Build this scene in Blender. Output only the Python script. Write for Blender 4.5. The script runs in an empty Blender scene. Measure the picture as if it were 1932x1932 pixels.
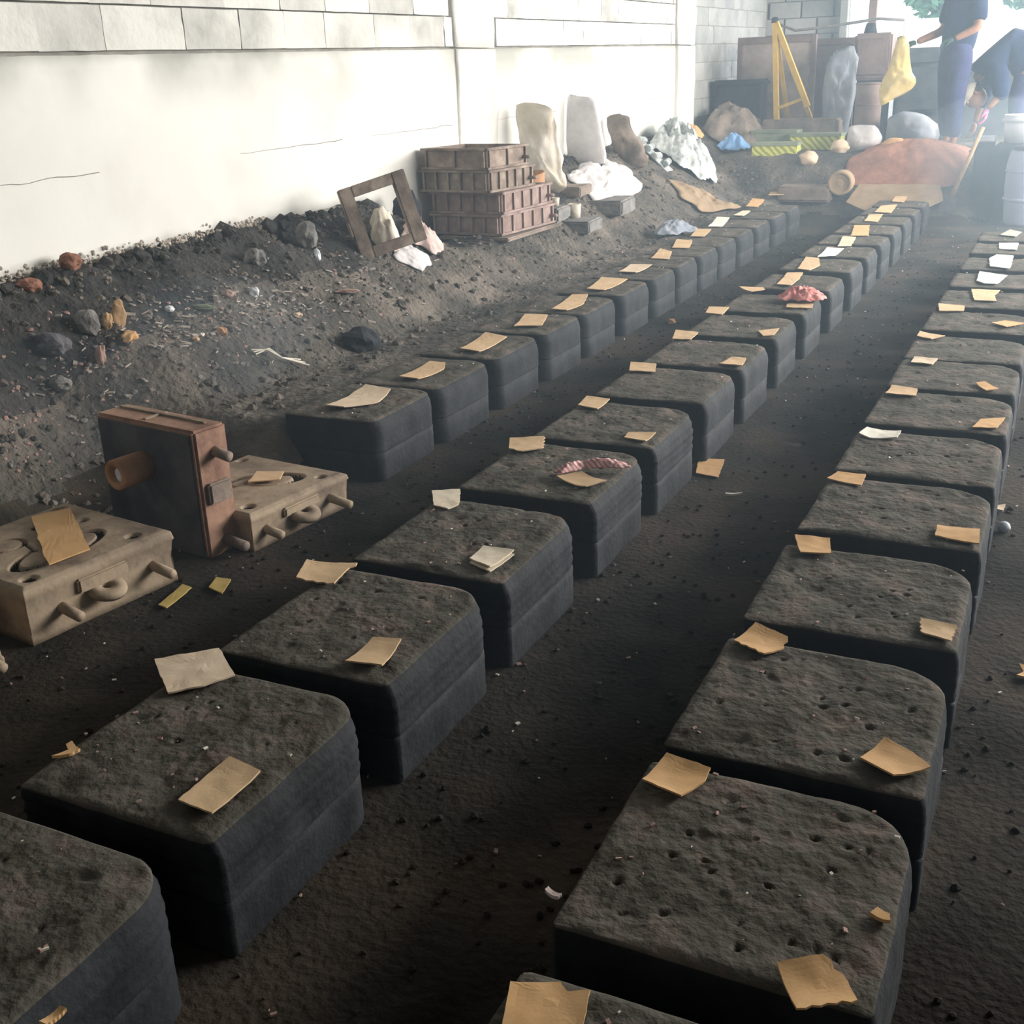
import bpy, bmesh, math, random
from mathutils import Vector, Matrix, noise
C = bpy.context.scene.collection
sc = bpy.context.scene
random.seed(7)

# ------------------------------------------------------------------ camera
cd = bpy.data.cameras.new('camera'); cam = bpy.data.objects.new('camera', cd); C.objects.link(cam)
RX = Vector((0.90372764, 0.42676305, -0.03390636)); UX = Vector((-0.12317369, 0.33505212, 0.93411365)); FX = Vector((-0.41000559, 0.84000796, -0.35536185))
m = Matrix((RX, UX, -FX)).transposed().to_4x4(); m.translation = Vector((0, 0, 1.3243))
cam.matrix_world = m
cd.sensor_width = 36.0; cd.lens = 2149.67 / 1932 * 36.0; cd.clip_start = .05; cd.clip_end = 200
sc.camera = cam

# ------------------------------------------------------------------ light and exposure
w = bpy.data.worlds.new('world'); sc.world = w; w.use_nodes = True
bg = w.node_tree.nodes['Background']; bg.inputs[0].default_value = (.84, .93, 1.0, 1); bg.inputs[1].default_value = 1.5
def area(name, loc, target, sx, sy, power, col):
    l = bpy.data.lights.new(name, 'AREA'); l.shape = 'RECTANGLE'; l.size = sx; l.size_y = sy; l.energy = power; l.color = col
    o = bpy.data.objects.new(name, l); C.objects.link(o); o.location = loc
    d = Vector(target) - Vector(loc); o.rotation_euler = d.to_track_quat('-Z', 'Y').to_euler(); return o
# daylight entering by the open right-hand side of the shed and by its open far end
area('open_side_daylight', (3.4, 9.7, 2.55), (-2.5, 7.9, .1), 9.4, 1.9, 1500, (1, .985, .95))
area('far_end_daylight', (.9, 15.6, 2.9), (-1.2, 6.0, .2), 4.2, 1.6, 520, (.86, .93, 1))
vs = sc.view_settings
sc.display_settings.display_device = 'sRGB'
vs.view_transform = 'Standard'; vs.look = 'None'; vs.gamma = 1; vs.use_curve_mapping = False; vs.exposure = 0.30

# ------------------------------------------------------------------ materials
def mat(name, c1, c2=None, scale=8, rough=.9, bump=.3, bscale=40, bdist=.01, metal=0, c3=None, detail=6, lo=.35, hi=.65, spec=.25):
    M = bpy.data.materials.new(name); M.use_nodes = True; nt = M.node_tree; N = nt.nodes; L = nt.links
    b = N['Principled BSDF']; b.inputs['Roughness'].default_value = rough; b.inputs['Metallic'].default_value = metal
    b.inputs['Specular IOR Level'].default_value = spec
    tc = N.new('ShaderNodeTexCoord'); oi = N.new('ShaderNodeObjectInfo'); mp = N.new('ShaderNodeMapping')
    mul = N.new('ShaderNodeMath'); mul.operation = 'MULTIPLY'; mul.inputs[1].default_value = 37.0
    L.new(oi.outputs['Random'], mul.inputs[0]); L.new(mul.outputs[0], mp.inputs['Location']); L.new(tc.outputs['Object'], mp.inputs['Vector'])
    n1 = N.new('ShaderNodeTexNoise'); n1.inputs['Scale'].default_value = scale; n1.inputs['Detail'].default_value = detail; n1.inputs['Roughness'].default_value = .62
    L.new(mp.outputs[0], n1.inputs['Vector'])
    r = N.new('ShaderNodeValToRGB'); e = r.color_ramp.elements
    e[0].position = lo; e[1].position = hi; e[0].color = (*c1, 1); e[1].color = (*(c2 or c1), 1)
    if c3: x = e.new((lo + hi) / 2); x.color = (*c3, 1)
    L.new(n1.outputs['Fac'], r.inputs[0]); L.new(r.outputs[0], b.inputs['Base Color'])
    if bump:
        n2 = N.new('ShaderNodeTexNoise'); n2.inputs['Scale'].default_value = bscale; n2.inputs['Detail'].default_value = 6; L.new(mp.outputs[0], n2.inputs['Vector'])
        bp = N.new('ShaderNodeBump'); bp.inputs['Strength'].default_value = bump; bp.inputs['Distance'].default_value = bdist
        L.new(n2.outputs['Fac'], bp.inputs['Height']); L.new(bp.outputs[0], b.inputs['Normal'])
    return M
M = {}
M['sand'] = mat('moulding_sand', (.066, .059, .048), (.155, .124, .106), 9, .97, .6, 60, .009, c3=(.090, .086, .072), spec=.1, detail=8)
M['sand_side_shaded'] = mat('shaded_side_sand', (.010, .012, .015), (.027, .030, .035), 9, .8, .35, 60, .008, spec=.25)  # same sand as the tops, with the shade of the sides in its colour
M['ground'] = mat('sand_floor', (.018, .015, .013), (.086, .065, .051), 1.7, .97, .6, 55, .010, c3=(.040, .037, .031), detail=9, spec=.08)
M['bank'] = mat('bank_sand', (.065, .064, .060), (.200, .175, .150), 3.0, .97, .9, 30, .03, c3=(.115, .106, .093), detail=9, spec=.08)
M['bankdark'] = mat('black_bank_sand', (.030, .031, .032), (.085, .082, .078), 3.0, .97, .9, 30, .03, detail=9, spec=.08)
M['plaster'] = mat('whitewashed_plaster', (.64, .63, .59), (.76, .76, .72), .9, .85, .25, 14, .006, c3=(.72, .72, .68), detail=5, lo=.3, hi=.6)
M['block'] = mat('whitewashed_block', (.28, .29, .27), (.68, .68, .64), 1.0, .92, .5, 30, .01, c3=(.52, .52, .49), detail=6, lo=.32, hi=.56)
M['blockfar'] = mat('bare_block', (.24, .26, .26), (.42, .43, .41), 1.5, .92, .5, 30, .01)
M['mortar'] = mat('dark_joint', (.16, .155, .14), (.26, .25, .23), 6)
M['jointfar'] = mat('grey_joint', (.16, .17, .17), (.24, .25, .24), 6)
M['kraft'] = mat('kraft_card', (.56, .39, .225), (.66, .47, .285), 7, .85, .12, 160, .002)
M['orange'] = mat('deep_kraft_card', (.56, .335, .15), (.66, .41, .20), 7, .85, .12, 160, .002)
M['pale'] = mat('pale_card', (.62, .48, .34), (.74, .60, .45), 7, .85, .12, 120, .002)
M['white'] = mat('white_paper', (.74, .70, .60), (.86, .83, .74), 8, .8, .12, 60, .002)
M['offw'] = mat('off_white_card', (.66, .57, .43), (.78, .69, .55), 7, .85, .12, 120, .002)
M['grey'] = mat('grey_card', (.30, .29, .24), (.42, .39, .32), 10, .9, .15, 60, .002)
M['yellow'] = mat('yellow_strip', (.50, .37, .11), (.62, .47, .17), 10, .85, .1, 60, .002)
M['rust'] = mat('rusty_iron', (.20, .11, .08), (.42, .26, .18), 8, .75, .5, 30, .006, c3=(.34, .20, .14), metal=.1)
M['tan_iron'] = mat('sandy_iron', (.17, .13, .10), (.42, .33, .23), 5, .8, .5, 40, .005, c3=(.34, .265, .19), detail=9, metal=.05)
M['dark_iron'] = mat('blackened_iron', (.055, .057, .068), (.13, .128, .14), 7, .7, .3, 40, .004, metal=.1)
M['flask'] = mat('rusty_flask', (.14, .11, .09), (.38, .31, .25), 7, .85, .5, 30, .008, c3=(.23, .18, .15))
M['flaskred'] = mat('reddish_flask', (.20, .14, .125), (.38, .29, .26), 9, .85, .5, 30, .008)
M['tube'] = mat('terracotta_tube', (.36, .19, .10), (.50, .28, .16), 10, .85)
M['paleblue'] = mat('pale_residue', (.55, .60, .66), (.8, .85, .9), 30, .5)  # pale bluish white, for the tube residue and small stones
M['stone'] = mat('grey_stone', (.13, .13, .13), (.26, .25, .24), 12, .95, .6, 30)
M['pinkstone'] = mat('pinkish_rubble', (.30, .19, .16), (.45, .32, .28), 12, .95, .6, 30)
M['wood'] = mat('pale_wood', (.34, .22, .12), (.52, .36, .20), 12, .9)
M['palestone'] = mat('crumbled_plaster', (.30, .27, .23), (.66, .60, .53), 14, .95, .6, 30)
M['ashflake'] = mat('ash_flake', (.20, .18, .16), (.50, .45, .40), 9, .95, .4, 30)
M['brick'] = mat('red_brick', (.20, .09, .06), (.30, .15, .10), 12, .95, .6, 30)
M['pinkcloth'] = mat('pink_cloth', (.60, .20, .18), (.78, .36, .33), 40, .9, .5, 60)
M['palepink'] = mat('pale_pink_cloth', (.52, .38, .35), (.70, .58, .55), 14, .9, .4, 40)
M['cream'] = mat('cream_sack', (.56, .50, .40), (.74, .70, .62), 4, .9, .4, 30)
M['whitesack'] = mat('white_sack_cloth', (.50, .49, .50), (.70, .68, .69), 5, .85, .4, 30)
M['greysack'] = mat('grey_brown_sack', (.14, .12, .10), (.32, .26, .22), 6, .95, .5, 25)
M['alum'] = mat('crumpled_white_metal', (.28, .32, .32), (.62, .66, .65), 16, .5, .4, 30, metal=.2)
M['blue'] = mat('light_blue_cloth', (.14, .32, .62), (.26, .46, .76), 12, .9, .4, 30)
M['yellowpaint'] = mat('yellow_paint', (.52, .33, .04), (.66, .43, .06), 10, .6, .2)
M['yellowbag'] = mat('yellow_plastic', (.66, .50, .16), (.80, .66, .32), 8, .5, .4, 20)
M['navy'] = mat('navy_cloth', (.012, .024, .065), (.022, .038, .09), 10, .95, .3, 50)
M['trouser'] = mat('blue_trouser_cloth', (.030, .035, .10), (.05, .06, .14), 10, .95, .3, 50)
M['skin'] = mat('skin', (.30, .15, .09), (.38, .20, .13), 20, .6, .1, 80, .002)
M['hair'] = mat('black_hair', (.01, .009, .008), (.02, .018, .016), 40, .7)
M['glove'] = mat('dark_green_glove', (.02, .05, .04), (.04, .08, .06), 20, .9)
M['shoe'] = mat('brown_shoe', (.10, .05, .04), (.16, .09, .07), 20, .8)
M['capcloth'] = mat('beige_cap_cloth', (.55, .50, .40), (.66, .62, .5), 20, .9)
M['terracotta'] = mat('terracotta_sand', (.24, .12, .085), (.44, .22, .15), 5, .95, .5, 30, c3=(.34, .17, .12))
M['tansheet'] = mat('tan_sheet', (.26, .19, .12), (.40, .30, .20), 4, .9, .3, 20)
M['panel'] = mat('pinkish_rusty_panel', (.24, .19, .17), (.44, .37, .34), 4, .8, .4, 20)
M['panel2'] = mat('brown_rusty_panel', (.15, .10, .09), (.28, .21, .19), 3, .8, .4, 20)
M['bluegrey'] = mat('bluish_grey_sheet', (.20, .23, .28), (.34, .37, .42), 4, .7, .4, 15)
M['greenwood'] = mat('greenish_board', (.17, .20, .14), (.28, .32, .23), 6, .9)
M['lilac'] = mat('lilac_plastic', (.36, .40, .58), (.44, .48, .66), 2, .5, .1)
M['whiteplastic'] = mat('white_plastic', (.72, .74, .82), (.80, .82, .90), 2, .4, .1)
M['pinkplastic'] = mat('bright_pink_rubber', (.75, .16, .40), (.85, .26, .5), 9, .6)
M['dark'] = mat('black_grime_and_void', (.012, .014, .018), (.03, .033, .04), 6, .9, .5, 20)
M['offwhite'] = mat('white_painted_sheet', (.86, .88, .90), (.92, .93, .95), 1, .7, .05)
M['darkblue'] = mat('dark_blue_grey_sheet', (.045, .055, .065), (.10, .11, .125), 4, .8, .3, 15)
M['leaf'] = mat('green_leaf', (.05, .22, .12), (.16, .40, .24), 6, .7)
M['concrete'] = mat('outside_concrete', (.45, .46, .44), (.6, .6, .58), 2, .9)
P_ = M['plaster'].node_tree; b_ = P_.nodes['Principled BSDF']; src = b_.inputs['Base Color'].links[0].from_socket
tc_ = P_.nodes.new('ShaderNodeTexCoord'); sx_ = P_.nodes.new('ShaderNodeSeparateXYZ'); mr = P_.nodes.new('ShaderNodeMapRange'); nn = P_.nodes.new('ShaderNodeTexNoise'); mu = P_.nodes.new('ShaderNodeMath'); mu.operation = 'MULTIPLY'; mx = P_.nodes.new('ShaderNodeMix'); mx.data_type = 'RGBA'
P_.links.new(tc_.outputs['Object'], sx_.inputs[0]); P_.links.new(sx_.outputs['Z'], mr.inputs['Value']); mr.inputs['From Min'].default_value = 1.22; mr.inputs['From Max'].default_value = 1.46
P_.links.new(tc_.outputs['Object'], nn.inputs['Vector']); nn.inputs['Scale'].default_value = 1.1; nn.inputs['Detail'].default_value = 5
r2 = P_.nodes.new('ShaderNodeValToRGB'); r2.color_ramp.elements[0].position = .42; r2.color_ramp.elements[1].position = .58; P_.links.new(nn.outputs['Fac'], r2.inputs[0])
P_.links.new(mr.outputs[0], mu.inputs[0]); P_.links.new(r2.outputs[0], mu.inputs[1]); P_.links.new(mu.outputs[0], mx.inputs['Factor']); P_.links.new(src, mx.inputs['A']); mx.inputs['B'].default_value = (.40, .41, .37, 1); P_.links.new(mx.outputs['Result'], b_.inputs['Base Color'])
def hatch(name, c1, c2, sc_):
    m_ = bpy.data.materials.new(name); m_.use_nodes = True; nt = m_.node_tree; N = nt.nodes; L = nt.links; b = N['Principled BSDF']
    tc = N.new('ShaderNodeTexCoord'); wv = N.new('ShaderNodeTexWave'); wv.bands_direction = 'DIAGONAL'; wv.inputs['Scale'].default_value = sc_; wv.inputs['Distortion'].default_value = 3
    r = N.new('ShaderNodeValToRGB'); r.color_ramp.elements[0].color = (*c1, 1); r.color_ramp.elements[1].color = (*c2, 1); r.color_ramp.elements[0].position = .3; r.color_ramp.elements[1].position = .6
    L.new(tc.outputs['Object'], wv.inputs['Vector']); L.new(wv.outputs['Fac'], r.inputs[0]); L.new(r.outputs[0], b.inputs['Base Color']); b.inputs['Roughness'].default_value = .8
    return m_
M['ragpink'] = hatch('striped_pink_cloth', (.58, .24, .25), (.80, .56, .54), 30)
M['yghatch'] = hatch('yellow_green_hatch', (.30, .34, .05), (.62, .64, .16), 9)

# ------------------------------------------------------------------ mesh helpers
def link(name, me, mtl, parent=None, smooth=False, loc=None, rot=None):
    o = bpy.data.objects.new(name, me); C.objects.link(o)
    if mtl and len(me.materials) == 0: me.materials.append(mtl)
    if parent: o.parent = parent
    if loc: o.location = loc
    if rot: o.rotation_euler = rot
    if smooth: me.polygons.foreach_set('use_smooth', [True] * len(me.polygons))
    return o
def tag(o, label=None, cat=None, group=None, kind=None):
    if label: o['label'] = label
    if cat: o['category'] = cat
    if group: o['group'] = group
    if kind: o['kind'] = kind
    return o
def empty(name, loc, rz=0):
    o = bpy.data.objects.new(name, None); C.objects.link(o); o.empty_display_size = .05; o.location = loc; o.rotation_euler = (0, 0, rz); return o
class MB:
    def __init__(s): s.v = []; s.f = []
    def box(s, a, b, M_=None):
        i = len(s.v)
        for x in (a[0], b[0]):
            for y in (a[1], b[1]):
                for z in (a[2], b[2]):
                    p = Vector((x, y, z)); s.v.append(M_ @ p if M_ else p)
        s.f += [(i, i+1, i+3, i+2), (i+4, i+6, i+7, i+5), (i, i+4, i+5, i+1), (i+2, i+3, i+7, i+6), (i, i+2, i+6, i+4), (i+1, i+5, i+7, i+3)]
        return s
    def tube(s, pts, r, n=12, r1=None, cap=True):
        pts = [Vector(p) for p in pts]; k = len(pts); i0 = len(s.v)
        for j, p in enumerate(pts):
            d = (pts[min(j+1, k-1)] - pts[max(j-1, 0)]).normalized(); a = d.orthogonal().normalized() if j == 0 else (a - d*a.dot(d)).normalized(); b = d.cross(a)
            rr = r if r1 is None else r + (r1-r)*j/(k-1)
            for q in range(n): t = 2*math.pi*q/n; s.v.append(p + a*math.cos(t)*rr + b*math.sin(t)*rr)
        for j in range(k-1):
            for q in range(n): s.f.append((i0+j*n+q, i0+j*n+(q+1) % n, i0+(j+1)*n+(q+1) % n, i0+(j+1)*n+q))
        if cap: s.f.append(tuple(i0+q for q in reversed(range(n)))); s.f.append(tuple(i0+(k-1)*n+q for q in range(n)))
        return s
    def lathe(s, prof, n=24, M_=None):
        i0 = len(s.v)
        for r, z in prof:
            for q in range(n):
                t = 2*math.pi*q/n; p = Vector((r*math.cos(t), r*math.sin(t), z)); s.v.append(M_ @ p if M_ else p)
        for j in range(len(prof)-1):
            for q in range(n): s.f.append((i0+j*n+q, i0+j*n+(q+1) % n, i0+(j+1)*n+(q+1) % n, i0+(j+1)*n+q))
        return s
    def build(s, name, mtl, parent=None, smooth=False, bevel=0, loc=None, rot=None):
        me = bpy.data.meshes.new(name); me.from_pydata([tuple(v) for v in s.v], [], s.f); me.validate()
        bm = bmesh.new(); bm.from_mesh(me); bmesh.ops.recalc_face_normals(bm, faces=bm.faces)
        if bevel: bmesh.ops.bevel(bm, geom=bm.edges[:], offset=bevel, segments=2, affect='EDGES')
        bm.to_mesh(me); bm.free()
        return link(name, me, mtl, parent, smooth, loc, rot)
def nz(x, y, z=0.0, s=1.0): return noise.noise(Vector((x*s, y*s, z*s)))
def lump(name, mtl, loc, size, seed, sub=2, amp=.35, rot=(0, 0, 0), parent=None, smooth=False):
    bm = bmesh.new(); bmesh.ops.create_icosphere(bm, subdivisions=sub, radius=1)
    for v in bm.verts:
        k = 1 + amp*noise.noise(v.co*1.6 + Vector((seed*3.1, seed, 0))); v.co = Vector((v.co.x*size[0]*k, v.co.y*size[1]*k, v.co.z*size[2]*k))
    me = bpy.data.meshes.new(name); bm.to_mesh(me); bm.free(); return link(name, me, mtl, parent, smooth, loc, rot)
def pillow(name, mtl, poly, y, thick, tilt=0.0, amp=.012, rings=9, parent=None, sub=3, power=.5):
    # a soft closed body whose outline stands in the xz plane at depth y, with real thickness
    P = [Vector((x, 0, z)) for x, z in poly]; Q = []
    n = len(P)
    for i in range(n):
        for k in range(sub):
            t = k/sub; p0, p1, p2, p3 = P[i-1], P[i], P[(i+1) % n], P[(i+2) % n]
            q = .5*((2*p1) + (p2-p0)*t + (2*p0-5*p1+4*p2-p3)*t*t + (3*p1-p0-3*p2+p3)*t**3); Q.append(q*.6 + p1.lerp(p2, t)*.4)
    c = sum(Q, Vector())/len(Q); zb = min(q.z for q in Q); N_ = len(Q); V = []; F = []
    for side in (-1, 1):
        for r in range(rings):
            s = 1 - r/(rings)
            for q in Q:
                p = c + (q-c)*s; d = thick*max(0, 1-s*s)**power
                k = noise.noise(p*7 + Vector((y, side, 3)))*amp + noise.noise(p*19)*amp*.5
                V.append((p.x + k*.5, y + side*(d + k*(1 if r else 0)) + (p.z-zb)*tilt, p.z + k*.4))
        V.append((c.x, y + side*thick + (c.z-zb)*tilt, c.z))
    base = rings*N_ + 1
    for s_ in (0, 1):
        o = s_*base
        for r in range(rings-1):
            for q in range(N_):
                F.append((o+r*N_+q, o+r*N_+(q+1) % N_, o+(r+1)*N_+(q+1) % N_, o+(r+1)*N_+q))
        for q in range(N_): F.append((o+(rings-1)*N_+q, o+(rings-1)*N_+(q+1) % N_, o+rings*N_))
    for q in range(N_): F.append((q, (q+1) % N_, base+(q+1) % N_, base+q))
    me = bpy.data.meshes.new(name); me.from_pydata(V, [], F); me.validate()
    bm = bmesh.new(); bm.from_mesh(me); bmesh.ops.remove_doubles(bm, verts=bm.verts, dist=.0004); bmesh.ops.recalc_face_normals(bm, faces=bm.faces); bm.to_mesh(me); bm.free()
    return link(name, me, mtl, parent, True)
def sm(t): t = min(1, max(0, t)); return t*t*(3-2*t)

# ------------------------------------------------------------------ ground
def T(x, y):
    xs = -2.98+0.56*sm((y-2.9)/.5); zw = .62+.012*y; t = (xs-x)/(xs+3.72); b = 0
    if t > 0: b = zw*(.45*t+.55*sm(t))
    if y > 3.0: b = max(b, .19*sm((-2.36-x)/.16)*sm((y-3.0)/.25))
    g = sm((y-5.75)/.35)*sm((7.5-y)/.5)*sm((-3.02-x)/.14)
    b = b*(1-g)+min(b, .405)*g
    y0 = 10.75 + .9*sm((x+.9)/.6); k = .55*sm((y-y0)/1.0)
    return max(b, k)
def TN(x, y):
    h = T(x, y); a = .35 + 2.2*min(1, h/.3)
    return h + a*(.012*nz(x, y, 0, 2.3) + .008*nz(x, y, 2, 6) + .004*nz(x, y, 4, 17)) + (.07*nz(x, y, 9, 4.1)+.04*nz(x, y, 19, 11))*sm((-3.35-x)/.25)
def grid(name, x0, x1, y0, y1, nx, ny, mtl, f):
    V = [(x0+(x1-x0)*i/nx, y0+(y1-y0)*j/ny) for j in range(ny+1) for i in range(nx+1)]
    V = [(x, y, f(x, y)) for x, y in V]; F = [(j*(nx+1)+i, j*(nx+1)+i+1, (j+1)*(nx+1)+i+1, (j+1)*(nx+1)+i) for j in range(ny) for i in range(nx)]
    me = bpy.data.meshes.new(name); me.from_pydata(V, [], F); me.materials.append(mtl); return me
floor_me = grid('floor', -3.85, 4.2, -1.2, 16.2, 230, 480, M['ground'], TN)
floor_me.materials.append(M['bank']); floor_me.materials.append(M['bankdark'])
for p in floor_me.polygons:
    c = p.center
    if T(c.x, c.y) + .06*nz(c.x, c.y, 0, 3) > .05: p.material_index = 2 if c.x + .16*nz(c.x, c.y, 3, 2.2) < -3.28 and c.y < 8 else 1
floor = link('floor', floor_me, None, smooth=True); tag(floor, 'dark casting sand floor rising in a rubble bank along the white wall', kind='structure')
yard = MB().box((-8, 16.2, .3), (9, 30, .5)).build('floor', M['concrete']); tag(yard, 'pale concrete yard beyond the open far end of the shed', kind='structure')

# ------------------------------------------------------------------ wall on the left
WX = -3.7
def course_z(y, k): return 1.480 + .0125*(y-3.35) + k*.180          # underside of block course k
wl = empty('wall_left', (WX-.1, 7, 0)); tag(wl, 'whitewashed masonry wall on the left with block courses above smooth plaster', kind='structure')
def wpart(name, mb, mtl, **k):
    o = mb.build(name, mtl, None, **k); o.parent = wl; o.matrix_parent_inverse = Matrix.Translation((-(WX-.1), -7, 0)); return o
wpart('mortar_core', MB().box((WX-.2, -1.6, 0), (WX-.035, 15.5, 3.0)), M['mortar'])
def plaster(y0, y1, x=WX):
    # smooth render with its own uneven lower edge and slight waves
    nx = int((y1-y0)/.07); V = []; F = []; rows = 14
    for j in range(nx+1):
        y = y0+(y1-y0)*j/nx; zt = course_z(y, 0)-.013 + .003*nz(y, 0, 0, 9)
        zb = T(WX+.02, y)+.015 + .035*nz(y, 5, 0, 5) + .02*nz(y, 1, 0, 14) if y > 0 else .0
        for i in range(rows+1): z = zb + (zt-zb)*i/rows; V.append((x + .006*nz(y, z, 0, 2.5), y, z))
        V.append((x-.07, y, zb)); V.append((x-.07, y, zt))
    R_ = rows+3
    for j in range(nx):
        for i in range(rows): F.append((j*R_+i, (j+1)*R_+i, (j+1)*R_+i+1, j*R_+i+1))
        F.append((j*R_, j*R_+rows+1, (j+1)*R_+rows+1, (j+1)*R_)); F.append((j*R_+rows, (j+1)*R_+rows, (j+1)*R_+rows+2, j*R_+rows+2))
    me = bpy.data.meshes.new('plaster_panel'); me.from_pydata(V, [], F); o = link('plaster_panel', me, M['plaster'], None, True)
    o.parent = wl; o.matrix_parent_inverse = Matrix.Translation((-(WX-.1), -7, 0)); return o
plaster(-1.5, 7.05); plaster(7.08, 11.95)
bmb = {}
def wblock(y, k, l, seed, mtl, dx=0.0):
    key = (round(l, 2), seed % 5, mtl.name)
    if key not in bmb:
        bm = bmesh.new(); bmesh.ops.create_cube(bm, size=1)
        for v in bm.verts: v.co = Vector((v.co.x*.09, v.co.y*(l-.004), v.co.z*.172))
        bmesh.ops.subdivide_edges(bm, edges=bm.edges[:], cuts=3, use_grid_fill=True)
        for v in bm.verts: v.co += Vector((1, .6, .6))*.0045*noise.noise(v.co*17+Vector((seed, seed*2, 0)))
        me = bpy.data.meshes.new('concrete_block'); bm.to_mesh(me); bm.free(); me.materials.append(mtl); bmb[key] = me
    o = bpy.data.objects.new('concrete_block', bmb[key]); C.objects.link(o); o.parent = wl; o.matrix_parent_inverse = Matrix.Translation((-(WX-.1), -7, 0))
    o.location = (WX-.045+dx+random.uniform(-.002, .003), y+l/2, course_z(y+l/2, k)+.090); o.rotation_euler = (.0125, 0, 0)
for k in range(0, 8):
    for a, b in ((2.3, 6.97), (7.6, 11.6)):
        y = a - (.2 if k % 2 else 0); i = 0
        while y < b:
            l = random.choice((.40, .40, .44, .50, .36)); l = min(l, b-y)
            if l > .08: wblock(y, k, l, random.randrange(5), M['block'])
            y += l; i += 1
for k in range(-4, 3):                                                   # bare grey blocks past the far pillar
    y = 12.25 - (.2 if k % 2 else 0)
    while y < 15.4:
        l = min(.4, 15.4-y)
        if y+l > 12.3: wblock(max(y, 12.22), k, l-(max(y, 12.22)-y), random.randrange(5), M['blockfar'], -.03)
        y += .4
for k_, (ya, yb) in enumerate(((3.1, 3.75), (4.7, 5.6), (5.9, 6.9), (7.6, 8.6), (9.0, 11.4))):   # hairline crack along a buried joint
    pts = [(WX+.004+.006*nz(y_, 1.0, 0, 2.5), y_, course_z(y_, 0)-.47+.012*nz(y_, k_, 0, 7)) for y_ in [ya+(yb-ya)*q/14 for q in range(15)]]
    wpart('crack', MB().tube(pts, .0007, 5, .0018), M['mortar'])
# crumbled lower edge of the plaster and black slag heaped against it
rb = random.Random(21)
def edge_lumps(name, mtl, n, y0, y1, smin, smax, dz, x0=WX):
    bm = bmesh.new()
    for _ in range(n):
        y = y0+(y1-y0)*rb.random(); r_ = rb.uniform(smin, smax)
        q = bmesh.ops.create_icosphere(bm, subdivisions=1, radius=r_, matrix=Matrix.Translation((x0+rb.uniform(-.01, .03), y, T(x0, y)+dz+rb.gauss(0, .018))))
        for v in q['verts']: v.co += Vector((rb.uniform(-1, 1), rb.uniform(-1, 1), rb.uniform(-1, 1)))*r_*.25
    me = bpy.data.meshes.new(name); bm.to_mesh(me); bm.free(); o = link(name, me, mtl); o.parent = wl; o.matrix_parent_inverse = Matrix.Translation((-(WX-.1), -7, 0)); tag(o, kind='stuff')
edge_lumps('crumbled_edge', M['palestone'], 1500, 2.7, 4.8, .003, .012, .0)
edge_lumps('slag_edge', M['bankdark'], 620, 2.7, 9.5, .012, .05, -.02, WX+.05)
for i, (a, b, d) in enumerate(((6.99, 7.56, .012), (11.62, 12.2, .03))):
    bm = bmesh.new()
    for z0_, z1_ in ((.2, course_z(a, 0)-.012), (course_z(a, 0), 3.0)):
        q = bmesh.ops.create_cube(bm, size=1)['verts']
        for v in q: v.co = Vector((v.co.x*.16 - (.006 if z1_ > 2 else 0), v.co.y*(b-a), (v.co.z+.5)*(z1_-z0_)+z0_-1.75))
    bmesh.ops.subdivide_edges(bm, edges=bm.edges[:], cuts=12, use_grid_fill=True)
    for v in bm.verts: v.co += Vector((1, 1, 0))*.012*noise.noise(v.co*6+Vector((i*7, 0, 0)))
    me = bpy.data.meshes.new('trim_%d' % (i+1)); bm.to_mesh(me); bm.free()
    tag(link('trim_%d' % (i+1), me, M['block' if i == 0 else 'plaster'], None, True, (WX-.08+d, (a+b)/2, 1.75)), ['whitewashed pillar in the left wall behind the stacked flasks', 'whitewashed pillar at the far end of the plastered wall'][i], kind='structure')
# far wall with bare blocks, then the unseen roof and walls added to block light
wb = MB().box((-3.9, 15.5, 0), (-2.75, 15.65, 3.0)).build('wall_back', M['jointfar']); tag(wb, 'grey block wall across the far left end of the shed', kind='structure')
for k in range(3, 15):
    x = -3.9 + (.2 if k % 2 else 0)
    while x < -2.8:
        l = min(.39, -2.78-x)
        if l > .06:
            o = MB().box((x, 15.46, k*.19+.2), (x+l-.015, 15.52, k*.19+.378)).build('concrete_block', M['blockfar'], wb)
        x += .4
roof = MB().box((-4.0, -1.6, 3.0), (3.4, 16.0, 3.05)).build('added_ceiling', M['mortar']); tag(roof, 'unseen dark roof added over the casting floor to block overhead light', kind='structure')  # out of view, put in to keep sky light off from above
wr = MB().box((3.9, -1.6, 0), (4.0, 5.0, 3.0)).build('added_wall_right', M['mortar']); tag(wr, 'unseen wall added right of the camera to block side light', kind='structure')  # out of view, added to darken the near floor and moulds
wf = MB().box((-4.0, -1.75, 0), (4.2, -1.6, 3.0)).build('added_wall_front', M['mortar']); tag(wf, 'unseen wall added behind the camera to block light from there', kind='structure')  # out of view, added to keep the mould fronts dark

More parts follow.
